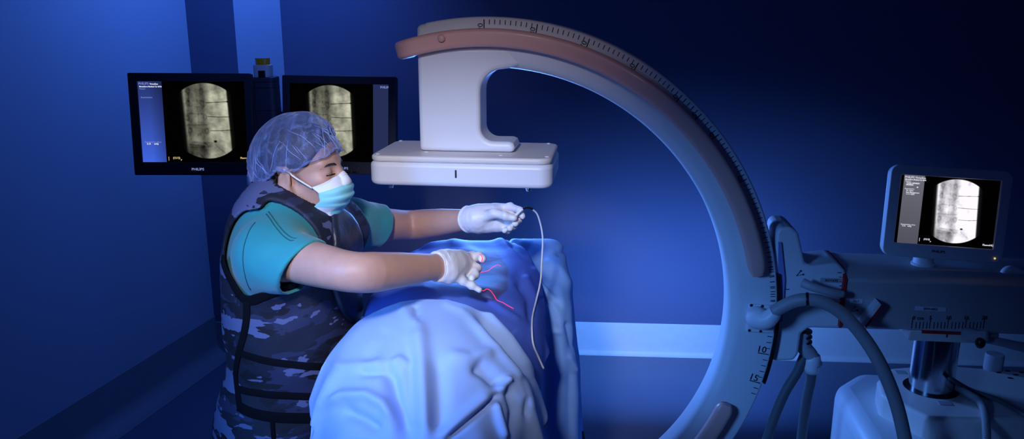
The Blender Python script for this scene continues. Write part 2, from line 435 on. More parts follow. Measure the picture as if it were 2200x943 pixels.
# pink bumper along the arc, curling round its end
def rbox_prof(w, h, r): return rrect(-w/2, w/2, -h/2, h/2, r, 4)
def bumper(a0, a1, wrap, r=0.722, name='bumper'):
    P = [ring(r, a, -0.019) for a in np.linspace(a0, a1, 90)*D2R]; N = [np.array([-math.cos(a), 0, -math.sin(a)]) for a in np.linspace(a0, a1, 90)*D2R]
    if wrap:
        a = a1*D2R; p = np.array(P[-1]); t = np.array([-math.sin(a), 0, math.cos(a)])
        for k in range(1, 13):
            u = k/12*PI/2; q = p+t*(0.045*math.sin(u)); q[1] += 0.045*(1-math.cos(u)); P.append(q); N.append(N[89])
        q0 = np.array(P[-1])
        for k in range(1, 8): P.append(q0+np.array([0, 0.012*k, 0])); N.append(N[89])
    Pw = CF(np.array(P)); Nw = np.array(N) @ CF.A
    s = np.ones(len(P)); s[:3] = [0.6, 0.85, 0.97]
    if not wrap: s[-3:] = [0.97, 0.85, 0.6]
    return obj(name, sweep(Pw, rbox_prof(0.030, 0.046, 0.011), up=Nw, scale=s), M['pink'], carm, sharp=60)
be = on_front(1630, 590, -0.012); b1 = bumper(math.degrees(math.atan2(be[1]-CZ, be[0]-CE)), 104.5, True)
b2 = bumper(-20.5, -75, False, r=0.70)
ex, ez = on_front(948, 82, -0.041)
obj('rivet', (CF(ball((ex, -0.041, ez), (0.0095, 0.006, 0.0095), 10)[0]), ball((0,0,0), 1, 10)[1]), M['pink'], b1)
# scale along the rim
def tick(th, r0, r1, w=0.0011):
    a = np.array([math.cos(th), 0, math.sin(th)]); t = np.array([-math.sin(th), 0, math.cos(th)]); c = np.array([CE, -0.0012, CZ])
    v = [c+a*r0-t*w, c+a*r1-t*w, c+a*r1+t*w, c+a*r0+t*w]
    return CF(v), [(0,3,2,1)] if False else [(0,1,2,3)]
G = []
e90, z90 = on_front(1040, 38); th90 = math.atan2(z90-CZ, e90-CE); e60, z60 = on_front(1372, 135); th60 = math.atan2(z60-CZ, e60-CE)
k = (th90-th60)/30
for d in range(-2, 91):
    th = th90-(90-d)*k
    if th < 0.02: continue
    maj = (d % 10 == 0 and d >= 30) or d == 45
    G.append(tick(th, 0.737 if maj else 0.754, 0.766, 0.0013 if maj else 0.0010))
    if d in (90, 80, 70, 60, 50, 45, 40, 30):
        a = np.array([math.cos(th), 0, math.sin(th)]); t = np.array([-math.sin(th), 0, math.cos(th)])
        c = np.array([CE, -0.0012, CZ])+a*0.737+t*0.003
        fr = Fr(CF(c), a @ CF.A, BK, t @ CF.A); G.append(text(str(d), 0.020, fr))
obj('scale_marking', join(*G), M['ink'], arc, smooth=False); G = []
e10, z10 = on_front(1660, 763); t10 = math.atan2(z10-CZ, e10-CE); e15, z15 = on_front(1640, 825); t15 = math.atan2(z15-CZ, e15-CE); k = (t10-t15)/5
for d in range(-4, 18):
    th = t10-(d-10)*k
    if -0.25 < math.degrees(th) < 1: continue
    maj = d in (10, 15)
    G.append(tick(th, 0.737 if maj else 0.754, 0.766, 0.0013 if maj else 0.0010))
    if maj:
        a = np.array([math.cos(th), 0, math.sin(th)]); t = np.array([-math.sin(th), 0, math.cos(th)])
        c = np.array([CE, -0.0012, CZ])+a*0.732+t*0.003
        G.append(text(str(d), 0.026, Fr(CF(c), a @ CF.A, BK, t @ CF.A)))
obj('scale_marking', join(*G), M['ink'], arc, smooth=False)
# detector column: straight outer edge, filleted into the arc and foot
zt = 1.512
xl, _ = on_front(898, 200); xr, _ = on_front(1031, 220); xf, _ = on_front(1105, 308)
P = [(xl, zt)]
thl = math.acos((xl-CE)/(RO-0.001)); P.append((xl, CZ+(RO-0.001)*math.sin(thl)))
for a in np.linspace(thl, 95*D2R, 6)[1:]: P.append((CE+(RO-0.001)*math.cos(a), CZ+(RO-0.001)*math.sin(a)))
P.append((CE+0.70*math.cos(95*D2R), CZ+0.70*math.sin(95*D2R)))
P.append((CE+0.70*math.cos(85*D2R), CZ+0.70*math.sin(85*D2R)))
P.append((CE+0.66*math.cos(82*D2R), CZ+0.66*math.sin(82*D2R)))
zi = CZ+RI*math.sin(86*D2R)
P += [(xr+0.075+0.0, zi)]
P += [(xr+0.06+0.06*math.cos(t), zi-0.062+0.06*math.sin(t)) for t in np.linspace(PI/2+0.15, PI, 8)]
P += [(xr+0.035+0.035*math.cos(t), zt+0.028+0.035+0.035*math.sin(t)) for t in np.linspace(PI, 1.5*PI, 8)]
P += [(xf-0.014, zt+0.028), (xf-0.004, zt+0.024), (xf, zt+0.014), (xf, zt)]
v, f = prism(P, -0.0003, TH-0.003)
bevel(obj('detector_column', (CF(v), f), M['white'], carm, sharp=40), 0.012, 4, 50)
# flat detector housing: rounded slab with a lid
DF = CF.at((0, 0, 0))
e0, _ = on_front(790, 370, -0.085); e1, _ = on_front(1186, 370, -0.085)
_, zd1 = on_front(990, 342, -0.085); _, zd0 = on_front(990, 403, -0.085)
n0, n1 = -0.085, 0.20
det = bevel(obj('detector_housing', (DF(prism(rrect(e0, e1, n0, n1, 0.035, 8), zd0, zd1-0.012, 2)[0]), prism(rrect(e0, e1, n0, n1, 0.035, 8), 0, 1, 2)[1]), M['white'], carm, sharp=50), 0.012, 4, 40)
lidp = rrect(e0+0.003, e1-0.003, n0+0.003, n1-0.003, 0.035, 8)
lid = bevel(obj('detector_lid', (DF(prism(lidp, zd1-0.0125, zd1+0.004, 2)[0]), prism(lidp, 0, 1, 2)[1]), M['cream'], carm, sharp=50), 0.006, 3, 40)
em, zm = on_front(979, 374, n0-0.0015)
obj('index_mark', (DF(box(em-0.0022, em+0.0022, n0-0.0012, n0+0.002, zm-0.010, zm+0.010)[0]), box(0,1,0,1,0,1)[1]), M['ink'], det, smooth=False)
for (ee, nn) in ((e0+0.02, n1-0.02), (e1-0.03, n1-0.02), (e1-0.016, n0+0.04), (e0+0.02, n0+0.03), (xl+0.02, n0+0.075), (xf-0.03, n0+0.045)):
    v, f = lathe([(0.0062, 0), (0.0060, 0.001), (0.004, 0.0024), (0.001, 0.0028)], 14); obj('lid_screw', (DF(v+np.array([ee, nn, zd1+0.0035])), f), M['white'], lid)
for ee in (e0+0.055, e1-0.06):
    v, f = lathe([(0.001, -0.010), (0.006, -0.009), (0.0075, -0.003), (0.0075, 0.001)], 14); obj('alignment_pin', (DF(v+np.array([ee, n0+0.02, zd0])), f), M['chrome'], det)
# x-ray tube housing at the lower end of the arc (under the table)
tv, tf = prism(rrect(-0.17, 0.06, -0.02, 0.16, 0.04, 6), 0.14, 0.40, 2)
bevel(obj('tube_housing', (CF(tv), tf), M['white'], carm, sharp=50), 0.012, 3)
# carriage gripping the arc
def FP(*pts, n=0.0): return [on_front(x, y, n) for x, y in pts]
poly = FP((1668,500),(1676,489),(1700,488),(1716,500),(1730,565),(1745,572),(1800,566),(1818,582),(1822,706),(1738,706),(1722,718),(1716,762),(1706,776),(1664,777),(1650,770), n=0.01)
v, f = prism(poly, 0.012, 0.15); bevel(obj('carriage', (CF(v), f), M['white'], carm, sharp=45), 0.010, 3, 25)
poly = FP((1672,520),(1678,520),(1686,600),(1680,690),(1672,690), n=0.01)
v, f = prism(poly, 0.006, 0.02); obj('track_strip', (CF(v), f), pm('blue_grey_trim', (0.25,0.28,0.6), 0.4), carm, smooth=False)
a = np.linspace(9, -14, 16)*D2R
v, f = prism([(CE+(RO+0.001)*math.cos(t), CZ+(RO+0.001)*math.sin(t)) for t in a]+[(CE+(RO+0.007)*math.cos(t), CZ+(RO+0.007)*math.sin(t)) for t in a[::-1]], -0.002, TH)
obj('track_gap', (CF(v), f), M['blk'], carm, smooth=False)
# horizontal arm with chamfered top
zA1 = on_front(1900, 599, 0.0)[1]; zA0 = on_front(1900, 707, 0.0)[1]
eA0 = on_front(1812, 640)[0]; eA1 = 1.75
pr = [(0.0, zA0), (0.0, zA1-0.006), (0.035, zA1+0.014), (0.19, zA1+0.014), (0.21, zA1), (0.21, zA0)]
v, f = prism(pr, eA0, eA1, 0)
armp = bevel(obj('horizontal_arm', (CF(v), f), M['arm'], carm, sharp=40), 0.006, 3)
pr = [(0.004, zA0-0.0), (-0.004, zA0), (-0.004, zA1-0.004), (0.033, zA1+0.018), (0.10, zA1+0.018), (0.10, zA1+0.014), (0.035, zA1+0.014)]
v, f = prism([(-0.004, zA0), (-0.004, zA1-0.004), (0.034, zA1+0.018), (0.19, zA1+0.018), (0.19, zA0)], eA0-0.004, eA0+0.003, 0)
obj('red_band', (CF(v), f), M['red'], armp, smooth=False)
# stickers and lettering on the arm
def sticker(x0, y0, x1, y1, words, size, mat=None, bold=0.02):
    a = on_front(x0, y0, -0.001); b = on_front(x1, y1, -0.001)
    o = obj('sticker', (CF(box(a[0], b[0], -0.0018, 0.004, b[1], a[1])[0]), box(0,1,0,1,0,1)[1]), M['white'], armp, smooth=False)
    c = ((a[0]+b[0])/2, -0.0022, (a[1]+b[1])/2-size*0.35)
    obj('lettering', text(words, size, CF.at(c), 'CENTER', bold), M['ink'], armp, smooth=False)
a = on_front(1763, 597, 0.01); b = on_front(1810, 608, 0.01)
obj('sticker', (CF(box(a[0], b[0], 0.0095, 0.013, b[1], a[1])[0]), box(0,1,0,1,0,1)[1]), M['grey_en'], armp, smooth=False)
obj('lettering', text('ROTATE', 0.0085, CF.at(((a[0]+b[0])/2, 0.0088, (a[1]+b[1])/2-0.003)), 'CENTER', 0.02), M['ink'], armp, smooth=False)
sticker(1967, 658, 2032, 669, 'INWARD', 0.0085)
sticker(1826, 642, 1852, 652, 'TILT', 0.008)
G = []
for i in range(21):
    x = 1961+i*7.72; y1 = 706
    a = on_front(x, y1 - (24 if i % 5 == 0 else 14), -0.001); b = on_front(x, y1, -0.001)
    G.append((CF(box(a[0]-0.0005, a[0]+0.0005, -0.0015, 0.001, b[1], a[1])[0]), box(0,1,0,1,0,1)[1]))
for i, s in ((0, '0 cm'), (5, '5'), (10, '10'), (15, '15'), (20, '20')):
    c = on_front(1961+i*7.72, 679, -0.002); G.append(text(s, 0.014, CF.at((c[0], -0.002, c[1]-0.009)), 'LEFT' if i == 0 else 'CENTER'))
obj('centimetre_scale', join(*G), M['ink'], armp, smooth=False)
G = []
for i in range(12):
    a = on_front(1812, 590+i*9.5, -0.006); G.append((CF(box(a[0]-0.006 if i % 5 else a[0]-0.010, a[0], 0.0088, 0.012, a[1]-0.0006, a[1]+0.0006)[0]), box(0,1,0,1,0,1)[1]))
for c in (on_front(1690, 622, 0.01),): obj('index_mark', (CF(box(c[0]-0.007, c[0]+0.007, 0.0105, 0.013, c[1]-0.001, c[1]+0.001)[0]), box(0,1,0,1,0,1)[1]), M['ink'], armp, smooth=False)
obj('degree_scale', join(*G), M['ink'], armp, smooth=False)
# tilt indicator tab
poly = FP((1838,690),(1850,690),(1884,645),(1880,640)); v, f = prism(poly, -0.035, 0.004)
obj('tilt_tab', (CF(v), f), M['white'], armp, sharp=40)
poly = FP((1850,691),(1853,693),(1886,648),(1884,645)); v, f = prism(poly, -0.036, 0.004)
obj('tilt_stripe', (CF(v), f), M['red'], armp, sharp=40)
# rotate icon: little angle symbol
for (px, py, s, nn) in ((1718, 588, 1.0, 0.0105), (1835, 665, 1.0, -0.0015)):
    c = on_front(px, py, nn); G = []
    for a in (15, 55):
        d = np.array([math.cos(a*D2R), 0, math.sin(a*D2R)]); o_ = np.array([c[0]-0.008, nn-0.0005, c[1]-0.006])
        G.append(tube(CF(np.array([o_, o_+d*0.017])), 0.0006, 6)); G.append((CF(ball(o_+d*0.017, 0.0022, 6)[0]), ball((0,0,0),1,6)[1]))
    obj('angle_symbol', join(*G), M['ink'], armp)
# locking lever
lev = [CF((on_front(x, y, -0.03)[0], n_, on_front(x, y, -0.03)[1])) for x, y, n_ in ((1727,610,-0.02),(1745,615,-0.035),(1780,624,-0.04),(1812,632,-0.03))]
obj('locking_lever', tube(catmull(lev, 6), 0.012, 12, scale=np.linspace(1.05, 0.75, 19)), M['grey_en'], carm)
# carriage cable block with clamp plate
a = on_front(1608, 652); b = on_front(1662, 714)
pl = bevel(obj('cable_plate', (CF(box(a[0], b[0], -0.008, 0.002, b[1], a[1])[0]), box(0,1,0,1,0,1)[1]), M['white'], carm, sharp=40), 0.003, 2)
for (px, py) in ((1614,656),(1638,658),(1610,710),(1634,712)):
    c = on_front(px, py, -0.009); v, f = ball((c[0], -0.0085, c[1]), (0.004, 0.002, 0.004), 8); obj('screw', (CF(v), f), M['blk'], pl)
c = on_front(1630, 686, -0.03); d = on_front(1668, 668, -0.05)
p = catmull([CF((c[0]-0.005, 0.0, c[1])), CF((c[0], -0.022, c[1])), CF((c[0]+0.02, -0.042, c[1]+0.006)), CF((d[0], -0.05, d[1]))], 6)
s = np.interp(np.linspace(0, 1, len(p)), [0, .3, .6, .95, 1], [1.0, 1.0, .85, .62, .55])
obj('cable_elbow', tube(p, 0.030, 20, scale=s), M['white'], carm)
cb = [CF((on_front(x, y, n_)[0], n_, on_front(x, y, n_)[1])) for x, y, n_ in ((1662,670,-.05),(1690,654,-.06),(1722,644,-.075),(1765,648,-.085),(1812,676,-.095),(1858,728,-.11),(1895,790,-.13),(1925,865,-.15),(1944,943,-.17),(1955,1010,-.18),(1962,1120,-.15),(1985,1240,-0.10))]
hose = obj('power_hose', tube(catmull(cb, 8), 0.0165, 16), M['hose'], carm)
pth = catmull(cb, 8); i0 = 18
obj('hose_collar', tube(pth[i0:i0+2]+0, 0.0185, 16), M['blk'], hose)
# cable exit under the carriage and two hanging hoses
p = [CF((on_front(x, y, .05)[0], .05, on_front(x, y, .05)[1])) for x, y in ((1722,712),(1726,742),(1742,764),(1752,785))]
obj('cable_exit', tube(catmull(p, 6), 0.026, 16, scale=np.linspace(0.8, 0.75, 19)), M['grey_en'], carm)
cuff = [CF((on_front(x, y, .05)[0], .05, on_front(x, y, .05)[1])) for x, y in ((1746,762),(1742,800))]
obj('cable_cuff', tube(np.linspace(cuff[0], cuff[1], 5), 0.022, 16, scale=[.9,1.05,1,.95,.8]), M['white'], carm)
for pts in (((1728,765),(1712,800),(1688,840),(1668,885),(1652,930),(1636,985),(1625,1060)), ((1744,790),(1742,815),(1734,855),(1727,900),(1722,943),(1716,1000),(1712,1060))):
    p = [CF((on_front(x, y, .05)[0], .05, on_front(x, y, .05)[1])) for x, y in pts]
    q = p[-1].copy(); q[2] = 0.03; q[0] += 0.05; p.append(np.array([p[-1][0]+0.005, p[-1][1], 0.25])); p.append(q+np.array([0.06, 0, -0.01])); p.append(q+np.array([0.3, 0.05, -0.012]))
    obj('hanging_hose', tube(catmull(p, 8), 0.0135, 12), M['hose_d'], carm)
for i, y in enumerate((715, 726, 737, 748)):
    c = on_front(1729, y, .05); v, f = lathe([(0.016, 0), (0.019, 0.002), (0.019, 0.008), (0.016, 0.010)], 16); obj('cable_rib', (CF(v+np.array([c[0], .05, c[1]])), f), M['blk'], carm)
# lift column and its clamp head
cx, cy = CF((0,0,0))[:2]
pc = atY(2005, 790, 2.12); ce, cn, _ = CF.inv(pc)
zc0, zc1 = 0.80, zA0-0.03
v, f = lathe([(0.058, zc0), (0.058, zc1)], 48); obj('lift_column', (CF(v+np.array([ce, cn, 0])), f), M['chrome'], carm, sharp=40)
v, f = lathe([(0.060, zc0+0.03), (0.072, zc0+0.03), (0.072, zc0+0.036), (0.060, zc0+0.036)], 40); obj('column_seal', (CF(v+np.array([ce, cn, 0])), f), M['blk'], carm, sharp=40)
h0 = on_front(1958, 708)[0]; h1 = on_front(2110, 708)[0]
hd = bevel(obj('column_head', (CF(box(h0, h1+0.05, 0.012, 0.19, zA0-0.034, zA0-0.004)[0]), box(0,1,0,1,0,1)[1]), M['cream'], carm, sharp=40), 0.004, 2)
obj('head_stripe', (CF(box(h0+0.03, h1, 0.008, 0.19, zA0-0.010, zA0+0.0)[0]), box(0,1,0,1,0,1)[1]), M['red'], hd, smooth=False)
c = on_front(2035, 719, 0.01); obj('head_mark', (CF(box(c[0]-0.0015, c[0]+0.0015, 0.0105, 0.014, c[1]-0.008, c[1]+0.008)[0]), box(0,1,0,1,0,1)[1]), M['ink'], hd, smooth=False)
# clamp knob and its arm
kn = [CF((on_front(x, y, -0.03)[0], n_, on_front(x, y, -0.03)[1])) for x, y, n_ in ((2084,726,0.0),(2104,722,-0.03),(2118,716,-0.045))]
obj('clamp_knob', tube(catmull(kn, 5), 0.016, 16, scale=np.linspace(1.1, .8, 11)), M['grey_en'], carm)
c = on_front(2108, 738, -0.05); v, f = ball((c[0], -0.045, c[1]), (0.012, 0.012, 0.015), 12); obj('clamp_ball', (CF(v), f), M['blk'], carm)
kn = [CF((on_front(x, y, -0.02)[0], -0.02, on_front(x, y, -0.02)[1])) for x, y in ((2112,728),(2150,735),(2200,746),(2260,752))]
obj('clamp_bar', tube(catmull(kn, 5), 0.013, 12, scale=np.linspace(.7, 1.1, 16)), M['grey_en'], carm)
# push handle at the far right of the arm
hn = [CF((on_front(x, y, 0.06)[0], 0.05, on_front(x, y, 0.06)[1])) for x, y in ((2152,600),(2156,582),(2172,577),(2200,588),(2240,598),(2252,612),(2250,630))]
obj('push_handle', tube(catmull(hn, 6), 0.011, 12), M['white'], carm)
# trolley base: rounded body, stepped top plate
zt2 = 0.80
bp = [atZ(x, y, zt2)[:2] for x, y in ((1838,868),(1850,835),(1885,812),(1960,800))]
cnr = [CF.inv((*q, 0))[:2] for q in bp]
e_l = on_front(1835, 943)[0]
def body_poly(off=0.0):
    pe = cnr[0][0]-0.01+off; pn0 = -0.30+off; pn1 = 0.42-off
    return [(pe+0.16, pn0), (pe+0.05, pn0+0.07), (pe, pn0+0.20), (pe, pn1-0.12), (pe+0.10, pn1), (1.95-off, pn1), (1.95-off, pn0)]
v, f = prism(body_poly(), 0.10, zt2-0.03, 2); base = bevel(obj('trolley_body', (CF(v), f), M['white'], carm, sharp=40), 0.045, 6, 25)
# step plate on top
tp = [CF.inv(atZ(x, y, 0.835))[:2] for x, y in ((1893,846),(1885,815),(1912,790),(2010,782),(2240,800),(2260,905),(1993,896))]
v, f = prism([(a, b) for a, b in tp], 0.75, 0.835, 2); plate = bevel(obj('top_plate', (CF(v), f), M['cream'], carm, sharp=40), 0.012, 4, 25)
# drawer opening, grip slot and stickers
e_s = CF.inv(atZ(2035, 925, 0.72))
v, f = box(e_s[0], 1.93, -0.312, -0.25, 0.60, 0.70); 
obj('front_bay', (CF(v), f), M['blk'], carm, smooth=False)
for (x, y, w) in ((1935, 800, 0.028), (2030, 866, 0.034)):
    c = CF.inv(atZ(x, y, 0.8352)); obj('warning_label', (CF(box(c[0]-w/2, c[0]+w/2, c[1]-0.012, c[1]+0.012, 0.834, 0.8362)[0]), box(0,1,0,1,0,1)[1]), M['grey_en'], plate, smooth=False)
G = []
for (x, y) in ((2145,800),(2165,797),(2182,805),(2170,812),(2195,800)):
    c = CF.inv(atZ(x, y, 0.8355)); G.append((CF(box(c[0]-0.006, c[0]+0.006, c[1]-0.004, c[1]+0.004, 0.834, 0.8365)[0]), box(0,1,0,1,0,1)[1])); obj('control_symbol', G[-1], M['ink'], plate, smooth=False)
c = CF.inv(atZ(2133, 792, 0.835)); v, f = lathe([(0.026, 0), (0.026, 0.045), (0.024, 0.05), (0.001, 0.051)], 24); obj('control_knob', (CF(v+np.array([c[0], c[1], 0.833])), f), M['grey_en'], carm, sharp=40)
# castors
for (e, n) in ((e_l+0.15, -0.2), (e_l+0.15, 0.33), (1.8, -0.2), (1.8, 0.33)):
    v, f = lathe([(0.04, -0.02), (0.05, -0.014), (0.05, 0.014), (0.04, 0.02)], 24); v = v[:, [0, 2, 1]]; w = obj('castor', (CF(v+np.array([e, n, 0.05])), f), M['blk'], carm, sharp=40)
    obj('castor_fork', (CF(box(e-0.02, e+0.02, n-0.03, n+0.03, 0.06, 0.14)[0]), box(0,1,0,1,0,1)[1]), M['grey_en'], w, smooth=False)
# leads lying over the trolley
p = [atZ(2040, 812, 0.90), atZ(2085, 838, 0.846), atZ(2140, 858, 0.846), atZ(2200, 890, 0.846), atZ(2260, 925, 0.846)]
obj('thin_lead', tube(catmull(p, 8), 0.0065, 10), M['hose_d'], carm)
p = catmull([atZ(2052, 830, 0.852), atZ(2080, 846, 0.852), atZ(2104, 862, 0.848), CF(CF.inv(atZ(2116, 890, 0.84))), atY(2120, 943, 1.86), atY(2122, 1010, 1.85)], 30)
th = np.arange(len(p))*1.05
T = np.gradient(p, axis=0); T /= np.linalg.norm(T, axis=1)[:,None]
u = np.cross(T, [0.2, 1, 0.1]); u /= np.linalg.norm(u, axis=1)[:,None]; w = np.cross(T, u)
pp = np.repeat(p, 4, 0)[:-3]; pp = np.stack([np.interp(np.linspace(0, len(p)-1, len(p)*5), np.arange(len(p)), p[:,i]) for i in range(3)], 1)
uu = np.stack([np.interp(np.linspace(0, len(p)-1, len(p)*5), np.arange(len(p)), u[:,i]) for i in range(3)], 1); ww = np.stack([np.interp(np.linspace(0, len(p)-1, len(p)*5), np.arange(len(p)), w[:,i]) for i in range(3)], 1)
ph = np.arange(len(pp))*0.62*2*PI/5*1.0
obj('coiled_lead', tube(pp+0.0075*(np.cos(ph)[:,None]*uu+np.sin(ph)[:,None]*ww), 0.0032, 6), M['hose'], carm)

# ------------------------------------------------------------------ screens
def lin(c): c = np.asarray(c, float); return np.where(c <= 0.04045, c/12.92, ((c+0.055)/1.055)**2.4)
def noise2(X, Y, s, seed):
    r = np.random.default_rng(seed); o = np.zeros_like(X)
    for i in range(7):
        a = r.uniform(0, 6.28); k = s*(1.7**(i*0.55)); o += np.sin((X*math.cos(a)+Y*math.sin(a))*k+r.uniform(0, 6.28)+1.3*np.sin((X*math.sin(a)-Y*math.cos(a))*k*0.7+i))*(0.8**i)
    return o/3
def xray(X, Y, cx, gain, tint, floor_=0.0):
    """fluoroscopy picture of a lumbar spine; X, Y in screen units where the height is 720"""
    x = X-(cx-590); y = Y
    b = 0.40+0.07*noise2(x, y, 0.02, 3)+0.03*noise2(x, y, 0.06, 13)
    right = 1/(1+np.exp(-(x-605-8*np.sin(y/60))/12))
    b = b+right*(0.22+0.13*noise2(x, y, 0.022, 5))
    b += 0.22*np.exp(-((x-770)/50)**2-((y-240)/90)**2)+0.12*np.exp(-((x-740)/60)**2-((y-500)/60)**2)-0.14*np.exp(-((x-690)/40)**2-((y-60)/50)**2)
    b += 0.14*np.exp(-((x-510)/40)**2-((y-320)/45)**2)+0.12*np.exp(-((x-510)/45)**2-((y-515)/40)**2)
    b += 0.16*np.exp(-((x-400)/22)**2)-0.10*np.exp(-((x-560)/26)**2)-0.08*np.exp(-((x-445)/26)**2)
    b -= 0.10*np.exp(-((y-610)/70)**2)*(1-0.3*right)
    for ex, ey in ((443,85),(560,88),(436,192),(566,192),(425,322),(582,318),(443,437),(592,440)):
        d = np.sqrt(((x-ex)/19)**2+((y-ey)/27)**2)
        b -= 0.13*np.exp(-((d-0.85)/0.36)**2)*(0.7+0.3*noise2(x, y, 0.05, 21))+0.04*(d < 0.8)
    def seg(x0, y0, x1, y1, w, amt):
        dx, dy = x1-x0, y1-y0; t = np.clip(((x-x0)*dx+(y-y0)*dy)/(dx*dx+dy*dy), 0, 1)
        return amt*np.exp(-((np.hypot(x-x0-t*dx, y-y0-t*dy))/w)**2)
    for s in ((515,120,520,180),(518,225,526,290),(522,290,524,390),(500,222,535,226),(430,283,560,286),(420,386,600,384),(525,470,512,455+25),(520,438,510,480),(522,438,538,482),(430,560,560,575),(470,540,650,548),(455,585,620,580),(440,470,455,540),(560,540,600,575),(600,200,560,240),(445,120,450,170),(640,640,700,700),(520,650,560,690),(660,560,760,650)):
        b -= seg(*s, 6.5, 0.10)*(0.8+0.5*noise2(x, y, 0.06, 23))
    for s in ((598,187,700,182),(700,182,792,177),(610,310,700,314),(700,314,808,312),(626,437,720,437),(720,437,818,428)): b -= seg(*s, 2.3, 0.75)
    b -= seg(786,177,796,177,5,0.8)+seg(660,533,668,533,8,0.9)
    b -= 0.04*noise2(x, y, 0.11, 9)
    b = np.clip(b*gain+floor_, 0, 1)
    tilt = (y-350)*0.045
    m = np.clip((x-(388+tilt))/26, 0, 1)*np.clip(((805+tilt)-x)/14, 0, 1)
    halo = 0.22*np.clip((x-(360+tilt))/40, 0, 1)*np.clip(((840+tilt)-x)/40, 0, 1)
    circ_ = np.clip((340-np.hypot(x-592-tilt*0.3, y-350))/6, 0, 1)
    v = (np.maximum(m, halo*0.5)*b)*circ_
    return v[..., None]*np.asarray(tint)
def screen_mesh(name, fr, w, h, img, parent, nx=270, ny=205):
    u = np.linspace(0, 1, nx); v = np.linspace(0, 1, ny); U, Vv = np.meshgrid(u, v)
    P = np.stack([(U-0.5)*w, np.zeros_like(U), (0.5-Vv)*h], -1).reshape(-1, 3)
    f = [(j*nx+i, (j+1)*nx+i, (j+1)*nx+i+1, j*nx+i+1) for j in range(ny-1) for i in range(nx-1)]
    o = obj(name, (fr(P), f), M['screen'], parent, smooth=False)
    c = img(U*950, Vv*720).reshape(-1, 3); a = o.data.color_attributes.new('pix', 'FLOAT_COLOR', 'POINT')
    a.data.foreach_set('color', np.c_[lin(np.clip(c, 0, 1)), np.ones(len(c))].astype(np.float32).ravel())
    return o
def rotm(yaw, pit, rol):
    return np.array((Matrix.Rotation(math.radians(yaw), 3, 'Z') @ Matrix.Rotation(math.radians(pit), 3, 'X') @ Matrix.Rotation(math.radians(rol), 3, 'Y'))).T
def monitor(name, label, c, rot, w, h, sw, sh, soff, r, bez, img, words, logo, logo_mat, depth=0.05, cat='monitor', group='black monitors either side of the grey column'):
    A = rotm(*rot); fr = Fr(c, *A)
    root = empty(name, fr((0, 0.03, -h/2)), label, cat, group)
    sx, sz = soff
    # bezel ring with a real screen opening
    outer = rrect(-w/2, w/2, -h/2, h/2, r, 6); inner = rrect(sx-sw/2, sx+sw/2, sz-sh/2, sz+sh/2, 0.003, 6); n = len(outer)
    V = [(x, y0, z) for y0, P in ((0, outer), (0, inner), (0.006, inner), (0.02, outer)) for x, z in P]; f = []
    for k in range(3):
        for i in range(n): f.append((k*n+i, k*n+(i+1)%n, (k+1)*n+(i+1)%n, (k+1)*n+i))
    for i in range(n): f.append((3*n+i, 3*n+(i+1)%n, (i+1)%n, i))
    V = np.array(V); f = [q[::-1] for q in f]
    bo = bevel(obj('bezel', (fr(V), f), bez, root, sharp=35), 0.002, 2, 40)
    v, f = prism(rrect(-w/2+0.002, w/2-0.002, -h/2+0.002, h/2-0.002, r, 6), 0.0201, depth, 1)
    bevel(obj('back_cover', (fr(v), f), bez, root, sharp=40), 0.01, 3)
    sf = fr.at((sx, 0.0058, sz))
    so = screen_mesh('screen', sf, sw, sh, img, root)
    for s, X, Y, size, mat, bold in words:
        q = ((X/950-0.5)*sw, -0.0006, (0.5-Y/720)*sh)
        obj('screen_text', text(s, size, sf.at(q), 'LEFT', bold), mat, so, smooth=False)
    lo = fr.at((logo[0], -0.0008, logo[1])); obj('brand_lettering', text('PHILIPS', logo[2], lo, 'CENTER', 0.015, xs=1.15), logo_mat, bo, smooth=False)  # glow put into the bezel logo of the two black monitors
    return root, fr, bo
def panel_left(X, Y):
    t = np.clip(Y/720, 0, 1); g = np.stack([0.14+0.10*t, 0.19+0.18*t, 0.40+0.42*t], -1)
    s = np.clip((215-X)/120, 0, 1)[..., None]; return g*(0.78+0.3*s)
def img_a(X, Y):
    c = xray(X, Y, 590, 1.12, (0.86, 0.86, 0.76)); p = (X < 214)[..., None]; return np.where(p, panel_left(X, Y), c+0.006)
def img_b(X, Y):
    c = xray(X, Y, 385, 1.12, (0.86, 0.86, 0.76)); p = ((X > 800) & (X < 945))[..., None]
    return np.where(p, np.stack([0.15+0*X, 0.18+0*X, 0.34+0*X], -1), c+0.006)
def img_c(X, Y):
    c = xray(X, Y, 560, 1.35, (1.0, 0.98, 1.02), 0.28); p = ((X > 32) & (X < 232))[..., None]
    return np.where(p, np.stack([0.42-0.10*Y/720]*2+[0.46-0.09*Y/720], -1), c+0.004)
WA = [('PHILIPS', 8, 30, 0.0115, M['txt_blue'], 0.01), ('Veradius', 108, 30, 0.0085, M['txt_white'], 0.02), ('Montefiore Medical Ctr 8076', 14, 52, 0.0068, M['txt_white'], 0.03), ('Patient:', 14, 72, 0.0075, M['txt_blue'], 0),
      ('Examination', 22, 148, 0.0085, M['txt_blue'], 0), ('Examination dose', 28, 545, 0.0085, M['txt_blue'], 0), ('3.13     mGy', 46, 562, 0.0085, M['txt_white'], 0.03),
      ('1', 228, 690, 0.011, M['txt_yellow'], 0.02), ('1', 228, 706, 0.011, M['txt_yellow'], 0.02), ('(1212)', 272, 690, 0.010, M['txt_yellow'], 0.02), ('P', 342, 708, 0.008, M['txt_yellow'], 0.02), ('Fluoro', 880, 690, 0.0095, M['txt_yellow'], 0.02)]
WB = [('PHILIPS', 868, 34, 0.0115, M['txt_blue'], 0.02)]
